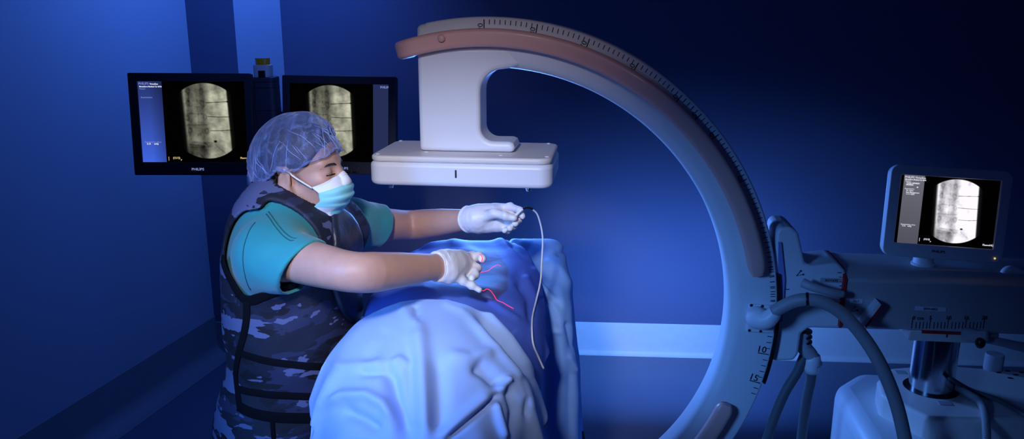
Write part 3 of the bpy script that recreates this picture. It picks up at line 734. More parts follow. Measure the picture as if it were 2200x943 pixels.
WC = [(a_, x_, y_, s_*0.70, m_, b_) for a_, x_, y_, s_, m_, b_ in [('PHILIPS Veradius', 40, 32, 0.0105, M['txt_white'], 0), ('Montefiore Medical Ctr 8076', 44, 52, 0.0062, M['txt_white'], 0.03), ('Patient:', 48, 70, 0.0066, M['txt_white'], 0),
      ('TEAM, MEMBER', 58, 90, 0.0070, M['txt_white'], 0.02), ('MEMBER', 58, 108, 0.0070, M['txt_white'], 0.02), ('M', 162, 130, 0.007, M['txt_white'], 0.02), ('Examination', 50, 150, 0.0068, M['txt_white'], 0), ('Dr. Spine', 66, 168, 0.0066, M['txt_white'], 0.02), ('Pain Management', 66, 188, 0.0066, M['txt_white'], 0.02), ('11-11-2021', 66, 206, 0.0066, M['txt_white'], 0.02),
      ('Examination dose', 50, 528, 0.0072, M['txt_white'], 0), ('3.13    mGy', 64, 545, 0.007, M['txt_white'], 0.02), ('1', 240, 672, 0.009, M['txt_white'], 0.02), ('1', 240, 690, 0.009, M['txt_white'], 0.02), ('(1212)', 285, 672, 0.0085, M['txt_white'], 0.02), ('P', 348, 694, 0.007, M['txt_white'], 0.02), ('FluoroHQ', 852, 690, 0.0090, M['txt_white'], 0.02)]]
mA, fA, bA = monitor('flat_monitor', 'black-framed monitor left of the grey column, its x-ray picture beside a blue data panel', np.array([-1.173, 2.964, 1.477]), (2, -4, 0.4), 0.44, 0.372, 0.384, 0.294, (0.004, 0.009), 0.005, M['bezel'], img_a, WA, (0.012, -0.168, 0.0125), M['txt_blue'])
mB, fB, bB = monitor('flat_monitor', 'black-framed monitor right of the grey column, half hidden by the capped head', np.array([-0.661, 3.09, 1.459]), (-4.4, -6.6, 0.6), 0.44, 0.372, 0.384, 0.294, (0.0, 0.009), 0.005, M['bezel'], img_b, WB, (0.012, -0.168, 0.0125), M['txt_blue'])
for fr, bo in ((fA, bA), (fB, bB)):
    obj('button_strip', (fr(box(-0.05, 0.075, -0.0012, 0.001, -0.1815, -0.175)[0]), box(0,1,0,1,0,1)[1]), M['blk'], bo, smooth=False)
    G = [(fr(ball((-0.045+0.023*i, -0.0015, -0.1782), (0.0016, 0.0008, 0.0010), 6)[0]), ball((0,0,0),1,6)[1]) for i in range(6)]
    obj('button_symbols', join(*G), M['txt_grey'], bo)
# control monitor on the arm
def fit_monitor():
    w, h = 0.296, 0.235
    return np.array([1.111, 2.010, 1.369]), (-5.5, -8.0, 2.8), w, h
cC, rC, wC, hC = fit_monitor()
M['bez_w'] = pm('pale_bezel', (0.78, 0.79, 0.84), 0.4, var=0.03)
mC, fC, bC = monitor('control_monitor', 'pale round-cornered monitor standing on the horizontal arm, its x-ray picture bright white', cC, rC, wC, hC, 0.244, 0.175, (0.0, 0.005), 0.022, M['bez_w'], img_c, WC, (-0.011, -0.1010, 0.0090), M['ink'], depth=0.04, group=None)
v, f = ball((0.128, -0.0012, -0.105), (0.0022, 0.001, 0.0022), 8); obj('status_light', (fC(v), f), M['led'], bC)
zt3 = zA1+0.0145
v, f = lathe([(0.030, 0), (0.030, 0.006), (0.026, 0.008), (0.024, 0.05), (0.020, 0.055)], 32)
nk = CF.inv(fC((-0.02, 0.04, -0.1)))
obj('swivel_neck', (CF(v*np.array([1, 1, 0.8])+np.array([nk[0], nk[1]+0.022, zt3])), f), M['white'], mC, sharp=40)
# monitor column with beacon between the two flat monitors
pc = atY(573, 230, 3.12)
col = empty('monitor_stand', (pc[0], pc[1], 0), 'dark grey monitor column with an amber beacon on top, between the two black monitors', 'monitor stand')
zt = atY(573, 165, 3.12)[2]
CFm = Fr((pc[0], pc[1], 0), (1,0,0), (0,1,0), (0,0,1))
M['colm'] = pm('charcoal_column', (0.055, 0.06, 0.085), 0.4, var=0.05)
v, f = prism(rrect(-0.043, 0.043, -0.04, 0.06, 0.02, 5), 0.12, zt, 2); bevel(obj('column', (CFm(v), f), M['colm'], col, sharp=40), 0.003, 2)
for z in (zt-0.018, zt-0.04, zt-0.125, zt-0.19):
    v, f = prism(rrect(-0.0438, 0.0438, -0.0408, 0.0608, 0.02, 5), z, z+0.0022, 2); obj('column_joint', (CFm(v), f), M['blk'], col, smooth=False)
v, f = prism(rrect(-0.25, 0.25, -0.22, 0.22, 0.05, 5), 0.06, 0.14, 2); bevel(obj('cart_base', (CFm(v), f), M['colm'], col, sharp=40), 0.01, 2)
for sx in (-1, 1):
    for sy in (-1, 1):
        v, f = lathe([(0.04, -0.02), (0.05, -0.014), (0.05, 0.014), (0.04, 0.02)], 20); v = v[:, [2, 0, 1]]; obj('castor', (CFm(v+np.array([0.2*sx, 0.17*sy, 0.05])), f), M['blk'], col, sharp=40)
obj('mount_bar', (CFm(box(-0.32, 0.40, 0.062, 0.10, 1.44, 1.50)[0]), box(0,1,0,1,0,1)[1]), M['colm'], col, smooth=False)
bc = atY(571, 150, 3.12)
v, f = prism(rrect(-0.035, 0.030, -0.035, 0.03, 0.02, 5), zt-0.001, zt+0.046, 2); bevel(obj('beacon_base', (CFm(v), f), M['white'], col, sharp=40), 0.003, 2)
v, f = prism(rrect(-0.012, 0.014, -0.04, -0.03, 0.004, 4), zt, zt+0.025, 2); obj('beacon_switch', (CFm(v), f), M['blk'], col, sharp=40)
v, f = lathe([(0.0262, 0), (0.0268, 0.002), (0.0268, 0.019), (0.0275, 0.0205), (0.0275, 0.024), (0.026, 0.026), (0.001, 0.0265)], 32)
obj('beacon_lens', (CFm(v+np.array([-0.002, -0.003, zt+0.045])), f), M['amber'], col, sharp=40)
# ------------------------------------------------------------------ the surgeon
FWD = np.array([0.995, -0.105, 0.]); SID = np.array([-0.105, -0.995, 0.])       # facing; towards his own right hand
TA = np.array([FWD, SID, [0, 0, 1.]])                                            # rows: local axes
base_p = np.array([-0.56, 1.86, 0.0])
SN = np.array([-0.520, 1.690, 1.356]); SF = np.array([-0.425, 2.030, 1.335])
EN = atY(765, 588, 1.555); WN = atY(944, 572, 1.735)
EFp = atY(886, 484, 2.225); WFp = atY(1012, 471, 2.085)
NB = np.array([-0.500, 1.85, 1.390])
# head frame
hp = math.radians(-7); hy = math.radians(-14)
hf = np.array([math.cos(hy)*math.cos(hp), math.sin(hy)*math.cos(hp), -math.sin(hp)])
hs = np.array([math.sin(hy), -math.cos(hy), 0.]); hu = np.cross(hf, hs)*-1
if hu[2] < 0: hu = -hu
EAR = atY(620, 389, 1.785)
HO = EAR-hs*0.070                                                                 # midpoint between the ears
HF = Fr(HO, hf, hs, hu); HS = 0.875
def head_sdf(P, detail=True):
    q = HF.inv(P)/HS; y = np.abs(q[:,1]); m = np.c_[q[:,0], y, q[:,2]]
    d = ellip(q, (0.000, 0, 0.052), (0.100, 0.077, 0.084))
    d = smin(d, ellip(q, (0.042, 0, -0.015), (0.062, 0.058, 0.090)), 0.03)
    d = smin(d, capsule(m, (0.002, 0.050, -0.042), (0.054, 0.024, -0.094), 0.019, 0.018), 0.022)
    d = smin(d, ellip(q, (0.064, 0, -0.092), (0.026, 0.028, 0.020)), 0.02)
    d = smin(d, ellip(m, (0.064, 0.040, -0.012), (0.028, 0.021, 0.018)), 0.02)
    d = smin(d, capsule(m, (0.097, 0.012, 0.031), (0.082, 0.046, 0.030), 0.0095, 0.0085), 0.012)
    d = smax(d, -ellip(m, (0.106, 0.032, 0.008), (0.016, 0.019, 0.013)), 0.012)
    d = smin(d, ellip(m, (0.084, 0.031, 0.008), (0.0145, 0.0155, 0.0125)), 0.003)
    d = smin(d, capsule(m, (0.0955, 0.020, 0.0035), (0.0885, 0.046, 0.002), 0.0022, 0.0016), 0.003)
    d = smin(d, capsule(q, (0.099, 0, 0.022), (0.116, 0, -0.024), 0.0085, 0.012), 0.010)
    d = smin(d, ellip(m, (0.112, 0.013, -0.030), (0.012, 0.008, 0.008)), 0.008)
    d = smin(d, ellip(q, (0.094, 0, -0.058), (0.014, 0.024, 0.007)), 0.008)
    d = smin(d, ellip(q, (0.094, 0, -0.069), (0.013, 0.021, 0.007)), 0.006)
    # ears
    ea = math.radians(-18); A = np.array([[math.cos(ea), 0, math.sin(ea)], [0, 1, 0], [-math.sin(ea), 0, math.cos(ea)]])
    e = ellip(m, (-0.012, 0.081, 0.000), (0.019, 0.0075, 0.033), A)
    e = smax(e, -ellip(m, (-0.008, 0.089, 0.004), (0.011, 0.007, 0.021), A), 0.004)
    e = smin(e, ellip(m, (-0.004, 0.080, -0.028), (0.008, 0.005, 0.009)), 0.006)
    e = smin(e, ellip(m, (0.002, 0.080, -0.004), (0.005, 0.005, 0.009)), 0.004)
    d = smin(d, e, 0.006)
    return d*HS
def torso_sdf(P):
    d = ellip(P, (-0.540, 1.86, 1.26), (0.118, 0.180, 0.230), TA)
    d = smin(d, ellip(P, (-0.525, 1.86, 1.05), (0.132, 0.170, 0.220), TA), 0.08)
    d = smin(d, ellip(P, (-0.550, 1.86, 0.90), (0.128, 0.172, 0.150), TA), 0.06)
    d = smin(d, capsule(P, SN, SF, 0.058, 0.058), 0.06)
    d = smin(d, capsule(P, NB+[-0.02, -0.02, -0.005], SN+[0, 0.04, 0.008], 0.042, 0.040), 0.04)
    d = smin(d, capsule(P, NB+[-0.02, 0.02, -0.005], SF+[0, -0.04, 0.008], 0.042, 0.040), 0.04)
    return d
def arm_sdf(P, S, E, W):
    """one tapering limb bent at the elbow"""
    t = (E-S)/np.linalg.norm(E-S); w = (W-E)/np.linalg.norm(W-E)
    pts = [S, S+(E-S)*0.5, E-t*0.045, E-t*0.012+w*0.012, E+w*0.045, E+(W-E)*0.5, E+(W-E)*0.8, W]
    path = catmull(pts, 3); r = np.interp(np.arange(len(path))/3, range(8), (0.050, 0.047, 0.0425, 0.0415, 0.0420, 0.0375, 0.0310, 0.0275))
    d = None
    for k in range(len(path)-1):
        c = capsule(P, path[k], path[k+1], r[k], r[k+1]); d = c if d is None else np.minimum(d, c)
    return d
# hands: every joint in space
def chain(*pts): return [atY(*p) for p in pts]
RH = dict(wrist=WN, palm=[(atY(958,572,1.742), atY(993,564,1.79), .030, .022), (atY(955,562,1.755), atY(984,556,1.80), .026, .021), (atY(964,586,1.735), atY(988,584,1.765), .025, .018)],
  fingers=[(chain((992,554,1.805),(1015,552,1.825),(1030,552,1.82),(1036,556,1.80)), (.0128,.0118,.0108,.0100)),
           (chain((998,566,1.79),(1015,571,1.80),(1025,576,1.79),(1020,583,1.775)), (.0122,.0108,.0098,.0090)),
           (chain((998,576,1.775),(1014,583,1.785),(1020,590,1.77),(1013,597,1.755)), (.0118,.0105,.0095,.0088)),
           (chain((970,592,1.733),(994,603,1.738),(1013,613,1.742),(1030,623,1.742)), (.0110,.0092,.0080,.0068)),
           (chain((966,574,1.80),(988,568,1.850),(1006,568,1.868),(1019,571,1.862)), (.0140,.0115,.0100,.0090))])
LH = dict(wrist=WFp, palm=[(atY(1022,470,2.083), atY(1060,462,2.078), .030, .024), (atY(1025,458,2.090), atY(1068,452,2.095), .022, .018), (atY(1030,482,2.078), atY(1068,483,2.075), .024, .020)],
  fingers=[(chain((1068,449,2.098),(1096,444,2.085),(1117,452,2.055),(1122,464,2.035)), (.0115,.0102,.0092,.0085)),
           (chain((1072,460,2.092),(1100,462,2.080),(1113,472,2.050),(1107,480,2.030)), (.0118,.0105,.0095,.0088)),
           (chain((1070,474,2.085),(1094,478,2.075),(1102,486,2.048),(1095,490,2.030)), (.0112,.0100,.0092,.0084)),
           (chain((1066,486,2.078),(1084,490,2.070),(1091,495,2.048),(1084,495,2.034)), (.0100,.0090,.0082,.0075)),
           (chain((1036,468,2.060),(1062,458,2.040),(1085,464,2.022),(1104,468,2.018)), (.0150,.0125,.0108,.0092))])
def hand_sdf(P, Hn, grow=0.0, gs=1.0):
    d = None
    for a, b, r0, r1 in Hn['palm']:
        c = capsule(P, a, b, r0*gs, r1*gs); d = c if d is None else smin(d, c, 0.018)
    w = Hn['wrist']; c = capsule(P, w, (Hn['palm'][0][0]+Hn['palm'][0][1])/2, 0.0285*gs, 0.027*gs); d = smin(d, c, 0.015)
    fs = None
    for pts, rs in Hn['fingers']:
        fd = None
        for i in range(3):
            c = capsule(P, pts[i], pts[i+1], rs[i]*gs, rs[i+1]*gs); fd = c if fd is None else smin(fd, c, 0.006)
            if i: fd = smin(fd, np.linalg.norm(P-pts[i], axis=1)-rs[i]*gs*1.01, 0.004)
        fs = fd if fs is None else smin(fs, fd, 0.0022)
    # webbing at the finger roots
    d = smin(d, fs, 0.009)
    return d-grow
def legs_sdf(P):
    d = None
    for s in (-1, 1):
        hip = base_p+SID*0.09*s+[0.01, 0, 0.86]; kn = base_p+SID*0.11*s+[0.03, 0, 0.47]; an = base_p+SID*0.12*s+[-0.02, 0, 0.09]
        c = smin(capsule(P, hip, kn, 0.085, 0.055), capsule(P, kn, an, 0.056, 0.038), 0.03)
        c = smin(c, ellip(P, an+FWD*0.075+np.array([0, 0, -0.045]), (0.125, 0.046, 0.042), TA), 0.03)
        d = c if d is None else smin(d, c, 0.015)
    return d
def neck_sdf(P): return capsule(P, NB+[-0.01, 0, -0.03], HF((-0.018, 0, -0.03)), 0.062, 0.054)
def body_sdf(P):
    d = smin(torso_sdf(P), neck_sdf(P), 0.04)
    d = smin(d, head_sdf(P), 0.018)
    d = smin(d, legs_sdf(P), 0.05)
    for S, E_, W_, Hn in ((SN, EN, WN, RH), (SF, EFp, WFp, LH)):
        a = arm_sdf(P, S, E_, W_); a = smin(a, hand_sdf(P, Hn, -0.0022), 0.006); d = smin(d, a, 0.03)
    return d
def upper_sdf(P):                                            # what clothes are offset from
    return torso_sdf(P)
# body: fine head and arms, coarser legs, all one surface
bv, bf = nets(body_sdf, (-0.80, 1.42, 0.0), (0.08, 2.32, 1.72), 0.0052)
person = obj('person', (bv, bf), M['skin'], loc=base_p, label='man in sheer cap, aqua mask and camouflage apron reaching over the draped table', cat='person')
# head skin repeated at finer resolution is not needed: refine face by smoothing
hq = HF.inv(bv)/HS; hm = np.abs(hq[:,1])
near = np.linalg.norm(hq, axis=1) < 0.17
st = np.clip((-0.012-hq[:,2]+0.10*(0.02-hq[:,0])*0)/0.02, 0, 1)*np.clip((hq[:,0]+0.012)/0.02, 0, 1)*near
sb = np.clip(1-np.abs(hq[:,0]-0.020)/0.011, 0, 1)*np.clip((hq[:,2]+0.022)/0.012, 0, 1)*np.clip((0.075-hq[:,2])/0.02, 0, 1)*(hm > 0.05)*near
eye = np.clip(1-np.linalg.norm((np.c_[hq[:,0], hm, hq[:,2]]-np.array([0.098, 0.031, 0.004]))/np.array([0.03, 0.020, 0.009]), axis=1), 0, 1)*near  # darker tone over the eyelids, stored together with the stubble
a_ = person.data.attributes.new('stubble_eye_tone', 'FLOAT', 'POINT'); a_.data.foreach_set('value', np.clip(0.30*st+0.85*sb+0.5*eye, 0, 1).astype(np.float32))
sm = person.modifiers.new('relax', 'SMOOTH'); sm.factor = 0.4; sm.iterations = 1
def shell(name, fn, lo, hi, h, mat, parent, relax=2, **k):
    o = obj(name, nets(fn, lo, hi, h), mat, parent, **k)
    if relax:
        s = o.modifiers.new('relax', 'SMOOTH'); s.factor = 0.5; s.iterations = relax
    return o
# gloves with rolled cuffs
for Hn, E_ in ((RH, EN), (LH, EFp)):
    W_ = Hn['wrist']; ax = (E_-W_)/np.linalg.norm(E_-W_); cuff_end = W_+ax*0.012
    def gl(P, Hn=Hn, W_=W_, ax=ax, E_=E_):
        d = hand_sdf(P, Hn)
        t = (P-W_) @ ax
        c = capsule(P, W_-ax*0.02, W_+ax*0.05, 0.0300, 0.0345)
        c = c+0.0006*np.sin(t*430+2.5*wob(P, 45, 5))
        d = smin(d, c, 0.012)
        d = d+0.0009*wob(P, 170, 4)
        return smax(d, t-0.012, 0.002)
    allp = np.concatenate([np.array([p for a in Hn['fingers'] for p in a[0]]), [W_, cuff_end]])
    g = shell('glove', gl, allp.min(0)-0.05, allp.max(0)+0.05, 0.0021, M['glove'], person, 1, label='white latex glove')
    u = np.cross(ax, [0, 0, 1]); u /= np.linalg.norm(u); w_ = np.cross(ax, u)
    for k_, (off, R_, r_) in enumerate(((0.011, 0.0335, 0.0034), (-0.004, 0.0325, 0.0016)) if Hn is LH else ((-0.006, 0.0345, 0.0032), (0.011, 0.0325, 0.0016))):
        a = np.linspace(0, 2*PI, 40, endpoint=False)
        rad = R_*(1+0.02*np.sin(3*a+k_))
        path = (W_+ax*off)+rad[:,None]*(np.cos(a)[:,None]*u+np.sin(a)[:,None]*w_)+ax*0.0025*np.sin(2*a+1)[:,None]
        obj('rolled_cuff', tube(path, r_, 8, closed=True), M['glove'], g)
# teal scrub top with short sleeves
def sleeve(P, S, E_, L, r0, r1, sd, sag=0.0, slant=0.0):
    ax = (E_-S)/np.linalg.norm(E_-S)
    end = S+ax*(L+0.05)+np.array([0, 0, -sag]); cn = ax+np.array([0, 0, -slant]); cn /= np.linalg.norm(cn); t = (P-S-ax*L) @ cn+L
    o = capsule(P, S, end, r0, r1)+0.0055*wob(P, 20, sd)+0.0028*wob(P, 55, sd+1)
    o = smax(o, t-L, 0.004)
    inner = capsule(P, S+ax*(L-0.06)+np.array([0, 0, -sag]), end+ax*0.06, r1-0.010, r1-0.0045)
    return o, inner
def scrub(P):
    d = torso_sdf(P)-0.007+0.003*wob(P, 22, 31)
    d = smax(d, 0.96-P[:,2], 0.01)
    cut = []
    for S, E_, L, r0, r1, sd, sg, sl in ((SN+[-0.01, 0, -0.005], EN, 0.112, 0.070, 0.064, 41, 0.014, 0.55), (SF, EFp, 0.105, 0.064, 0.060, 51, 0.008, 0.3)):
        o, i = sleeve(P, S, E_, L, r0, r1, sd, sg, sl); d = smin(d, o, 0.035); cut.append(i)
    for c in cut: d = smax(d, -c, 0.003)
    d = smax(d, -(neck_sdf(P)-0.006), 0.004)
    return d
scr = shell('scrub_top', scrub, (-0.80, 1.45, 0.93), (-0.15, 2.26, 1.60), 0.0040, M['scrub'], person, 2)
# lead apron with cut-away armholes
AHN = SN+np.array([0.005, -0.02, -0.05])
def apron_outer(P):
    d = torso_sdf(P)-0.020
    d = smin(d, ellip(P, base_p+[0.02, 0, 0.80], (0.165, 0.195, 0.34), TA), 0.06)
    low = capsule(P, base_p+[0.01, 0, 0.40], base_p+[0.01, 0, 0.85], 0.20, 0.18)
    d = smin(d, low, 0.06)
    d = d+0.004*wob(P, 13, 71)+0.0018*wob(P, 40, 72)
    return d
def poly_sd(p, V):
    V = np.asarray(V); d = np.full(len(p), 1e9); sgn = np.ones(len(p))
    for i in range(len(V)):
        a = V[i]; b = V[i-1]; e = b-a; w_ = p-a; t = np.clip((w_ @ e)/(e @ e), 0, 1)
        d = np.minimum(d, ((w_-t[:,None]*e)**2).sum(1))
        c1 = p[:,1] >= a[1]; c2 = p[:,1] < b[1]; c3 = e[0]*w_[:,1] > e[1]*w_[:,0]
        fl = (c1 & c2 & c3) | (~c1 & ~c2 & ~c3); sgn = np.where(fl, -sgn, sgn)
    return sgn*np.sqrt(d)
HOLE_PX = [(560,448),(520,456),(494,478),(481,510),(478,555),(490,590),(508,622),(530,645),(560,638),(600,624),(640,608)]
hp_ = [(onto(apron_outer, *p)-SN) @ TA.T for p in HOLE_PX]
HOLE = [(q[0], q[2]) for q in hp_]+[(0.125, hp_[-1][2]+0.03), (0.13, 0.0), (0.10, 0.13), (0.0, 0.16), (-0.04, 0.13)]
HOLE = catmull(np.array(HOLE), 3, True)
def apron(P):
    d = apron_outer(P)
    d = smax(d, 0.50-P[:,2], 0.01)
    d = smax(d, -(torso_sdf(P)-0.0115), 0.002)
    for C, sg in ((SN, 1), (SF, -1)):
        q = (P-C) @ TA.T
        h = poly_sd(q[:, [0, 2]], HOLE)
        side = (q[:,1]*sg+0.055)                                     # only outward of the strap
        d = smax(d, -smax(h, -side, 0.02), 0.006)
    d = smax(d, -(neck_sdf(P)-0.020), 0.004)
    return d
apr = shell('lead_apron', apron, (-0.84, 1.56, 0.46), (-0.26, 2.17, 1.56), 0.0046, M['camo'], person, 2, label='navy camouflage lead apron')
def strip(name, pts, prof, mat, parent, fn=apron_outer, lift=0.001, n=8, closed=False):
    """binding laid on the apron's surface through sight points"""
    p = catmull(pts, n, closed)
    for _ in range(3):
        dd = fn(p); g = grad(fn, p); p = p-g*(dd-lift)[:,None]
    g = grad(fn, p)
    return obj(name, sweep(p, prof, up=g, closed=closed), mat, parent)
def ap(*pix): return np.array([onto(apron_outer, x, y) for x, y in pix])
flat = rrect(-0.0085, 0.0085, -0.0022, 0.0022, 0.002, 3); wide = rrect(-0.012, 0.012, -0.0022, 0.0022, 0.002, 3); fine = rrect(-0.005, 0.005, -0.002, 0.002, 0.0018, 3)
strip('side_binding', ap((530,648),(529,690),(521,730),(511,770),(507,810),(512,850),(516,880)), flat, M['pipe'], apr)
strip('belt', ap((514,756),(560,772),(620,782),(680,787),(730,784)), flat, M['pipe'], apr)
strip('belt', ap((512,835),(560,845),(620,850),(680,852),(725,850)), flat, M['pipe'], apr)
strip('belt', ap((512,872),(540,886),(580,895),(640,898),(690,897)), wide, M['pipe'], apr)
strip('front_seam', ap((585,897),(586,920),(588,943),(590,970)), fine, M['pipe'], apr)
def from_side(f_, z_, C, sg):
    """drop a point onto the apron along the shoulder axis"""
    p = C+FWD*f_+np.array([0, 0, z_])+SID*sg*0.16
    for _ in range(60):
        d = apron_outer(p[None])[0]
        if d < 0.0005: break
        p = p-SID*sg*d*0.7
        if (p-C) @ SID*sg < -0.10: return None
    return p
for C, sg in ((SN, 1), (SF, -1)):
    ring_ = [from_side(a, b, C, sg) for a, b in HOLE[::2]]
    run = []; best = []
    for p in ring_+ring_:
        if p is None or (p-C) @ SID*sg < -0.045: run = []
        else: run.append(p)
        if len(run) > len(best) and len(run) <= len(ring_): best = list(run)
    if len(best) > 3: strip('armhole_binding', best, wide, M['pipe'], apr, n=3)
def seam(*pix):
    p = catmull(np.array([onto(scrub, x, y) for x, y in pix]), 8)
    for _ in range(2): p = p-grad(scrub, p)*(scrub(p)-0.0004)[:,None]
    obj('seam', tube(p, 0.0011, 6), M['seam'], scr)
for o in (0, 5): seam((572+o,460-o),(592+o,488-o),(628+o,517-o),(658+o,541-o))
seam((548,478),(530,510),(522,550),(526,590),(538,622))
# chest panel of plain black cloth down the front, and lettering
# thyroid collar
def collar(P):
    a = NB+np.array([-0.015, 0, -0.03]); b = a+np.array([0.035, 0, 0.085])
    q = P
    d = capsule(q, a, b, 0.084, 0.072)
    ax = (b-a)/np.linalg.norm(b-a); t = (q-a) @ ax; L = np.linalg.norm(b-a)
    d = smax(d, t-(L-0.012), 0.006); d = smax(d, -(t+0.045), 0.006)
    d = smax(d, -(neck_sdf(P)-0.004), 0.003)
    # bib hanging on the chest
    bib = smax(torso_sdf(P)-0.034, -(torso_sdf(P)-0.018), 0.004)
    c = ellip(P, NB+FWD*0.085+np.array([0, 0, -0.11]), (0.13, 0.085, 0.15), TA)
    bib = smax(bib, c, 0.01)
    d = smin(d, bib, 0.02)
    return d+0.003*wob(P, 20, 81)+0.0015*wob(P, 70, 82)
thy = shell('thyroid_collar', collar, (-0.68, 1.66, 1.15), (-0.28, 2.05, 1.60), 0.004, M['collar'], person, 2, label='black padded thyroid collar')
def on_collar(x, y): return onto(collar, x, y)
for i in range(4):
    p = np.array([atY(573+i*3.2, 408-i*1.6, 1.79), atY(579+i*3.2, 414-i*1.6, 1.79), atY(585+i*3.2, 420-i*1.6, 1.79)])
    for _ in range(6): p = p-grad(collar, p)*(collar(p)-0.001)[:,None]
    obj('green_stitching', tube(p, 0.0013, 6), M['green'], thy)
c = onto(apron_outer, 763, 546); obj('lettering', text('MD', 0.016, Fr(c+np.array([0.0, -0.006, 0]), np.array([0.6, -0.75, 0.15]), np.array([0.75, 0.6, 0]), (0, 0, 1)), 'CENTER', 0.02), M['txt_grey'], apr, smooth=False)
# hair, eyebrows, lashes
def hair(P):
    q = HF.inv(P)/HS; m = np.c_[q[:,0], np.abs(q[:,1]), q[:,2]]
    d = head_sdf(P)-0.007+0.0015*wob(P, 160, 91)
    front = q[:,0]-(0.096-0.5*np.maximum(0.085-q[:,2], 0)*1.6)
    d = smax(d, front, 0.006)
    burn = smax(np.abs(m[:,0]-0.016)-0.008, -(q[:,2]+0.005), 0.003)
    low = np.where(q[:,0] > 0.006, 0.03-q[:,2], np.where(q[:,0] > -0.035, 0.040-q[:,2], -0.045-q[:,2]))
    d = smax(d, low*0.8, 0.006)
    b = smax(head_sdf(P)-0.0028, smax(np.abs(m[:,0]-0.020)-0.006, smax(0.008-q[:,2], q[:,2]-0.06, 0.003), 0.003), 0.003)
    return d
hr = shell('hair', hair, HO-0.16, HO+0.17, 0.0034, M['hair'], person, 1)
def head_pt(x, y, z):
    p = HF(np.array([[x, y, z]])*HS)
    for _ in range(6): p = p-grad(head_sdf, p)*head_sdf(p)[:,None]*0.9
    return p[0]
for s in (1, -1):
    pts = np.array([head_pt(0.105, 0.013*s, 0.024), head_pt(0.103, 0.024*s, 0.027), head_pt(0.095, 0.040*s, 0.027), head_pt(0.080, 0.055*s, 0.018)])
    pth = catmull(pts, 6); obj('eyebrow', tube(pth, 0.0023, 8, scale=np.interp(np.linspace(0, 1, len(pth)), [0, .2, .7, 1], [.5, 1, .85, .3])), M['hair'], person)
    pts = np.array([head_pt(0.103, 0.019*s, 0.001), head_pt(0.101, 0.030*s, -0.0015), head_pt(0.096, 0.040*s, -0.001), head_pt(0.090, 0.046*s, 0.001)])
    pth = catmull(pts, 6); obj('eyelash', tube(pth, 0.0016, 6), M['hair'], person)
# face mask: puffed pleated sheet from nose bridge to under the chin
U = np.linspace(-1, 1, 45); Vv = np.linspace(0, 1, 33); gv = []
for v in Vv:
    for u in U:
        yy = 0.068*math.sin(u*1.25)/math.sin(1.25)*(1-0.10*v*v)
        zt_, zb_ = -0.003-0.020*abs(u)**1.7, -0.110+0.022*abs(u)**1.6
        z = zt_+(zb_-zt_)*v
        ridge = 0.119 + 0.014*math.sin(PI*min(1, v*1.08)) - 0.030*max(0, v-0.62)**1.2*3.0*0.6 - 0.010*(1-v)**4
        x = ridge-(abs(u)**2.0)*0.047 - 0.008*(abs(u)**6) - 0.020*v**1.5
        n_ = 0
        for pv in (0.30, 0.52, 0.74): n_ += 0.0060*(1/(1+math.exp(-(v-pv)*90))-1/(1+math.exp(-(v-pv-0.10)*30)))
        x += n_*(1-abs(u)**4)*1.0 + 0.0012*math.sin(9*u+20*v)*(abs(u))
        gv.append((x, yy, z))
gv = np.array(gv)*HS
gw = HF(gv)
for _ in range(4):
    d = head_sdf(gw); g = grad(head_sdf, gw); gw = gw+g*np.maximum(0.0035-d, 0)[:,None]
gv = HF.inv(gw)
gf = []; mats = []
for j in range(32):
    for i in range(44):
        gf.append((j*45+i, j*45+i+1, (j+1)*45+i+1, (j+1)*45+i)); v = Vv[j]; mats.append(1 if v < 0.22 or (v > 0.80 and abs(U[i]) > 0.45) or v > 0.95 else 0)
mk = obj('face_mask', (HF(gv), gf), [M['mask_a'], M['mask_w']], person, label='pleated aqua face mask with white top band')
mk.data.polygons.foreach_set('material_index', mats)
so = mk.modifiers.new('cloth', 'SOLIDIFY'); so.thickness = 0.0015; so.offset = 0
subsurf(mk, 1)
edge = [[HF(gv[j*45+i]) for j in range(33)] for i in (0, 44)]
obj('mask_wire', tube(np.array([HF(gv[2*45+i])+hf*0.0006 for i in range(10, 35)]), 0.0008, 6), M['mask_w'], mk)
lowe = [HF(gv[32*45+i]) for i in range(45)]
obj('mask_hem', tube(np.array(lowe), 0.0018, 6), M['mask_w'], mk)
for s, i in ((1, 44), (-1, 0)):
    a = HF(gv[1*45+i]); b = HF(gv[31*45+i])
    e1 = HF(np.array((-0.004, 0.0835*s, 0.030))*HS); e2 = HF(np.array((-0.022, 0.084*s, 0.020))*HS); e3 = HF(np.array((-0.020, 0.0825*s, -0.020))*HS); e4 = HF(np.array((-0.006, 0.077*s, -0.034))*HS)
    def hug(p):
        p = np.array(p)
        for _ in range(3):
            d = head_sdf(p); g = grad(head_sdf, p); p = p+g*np.maximum(0.003-d, 0)[:,None]
        return p
    obj('ear_loop', tube(hug(catmull([a, (a+e1)/2+hs*0.003*s, e1], 10)), 0.0021, 8), M['mask_w'], mk)
    obj('ear_loop', tube(hug(catmull([b, (b+e4)/2+hs*0.002*s, e4], 10)), 0.0021, 8), M['mask_w'], mk)
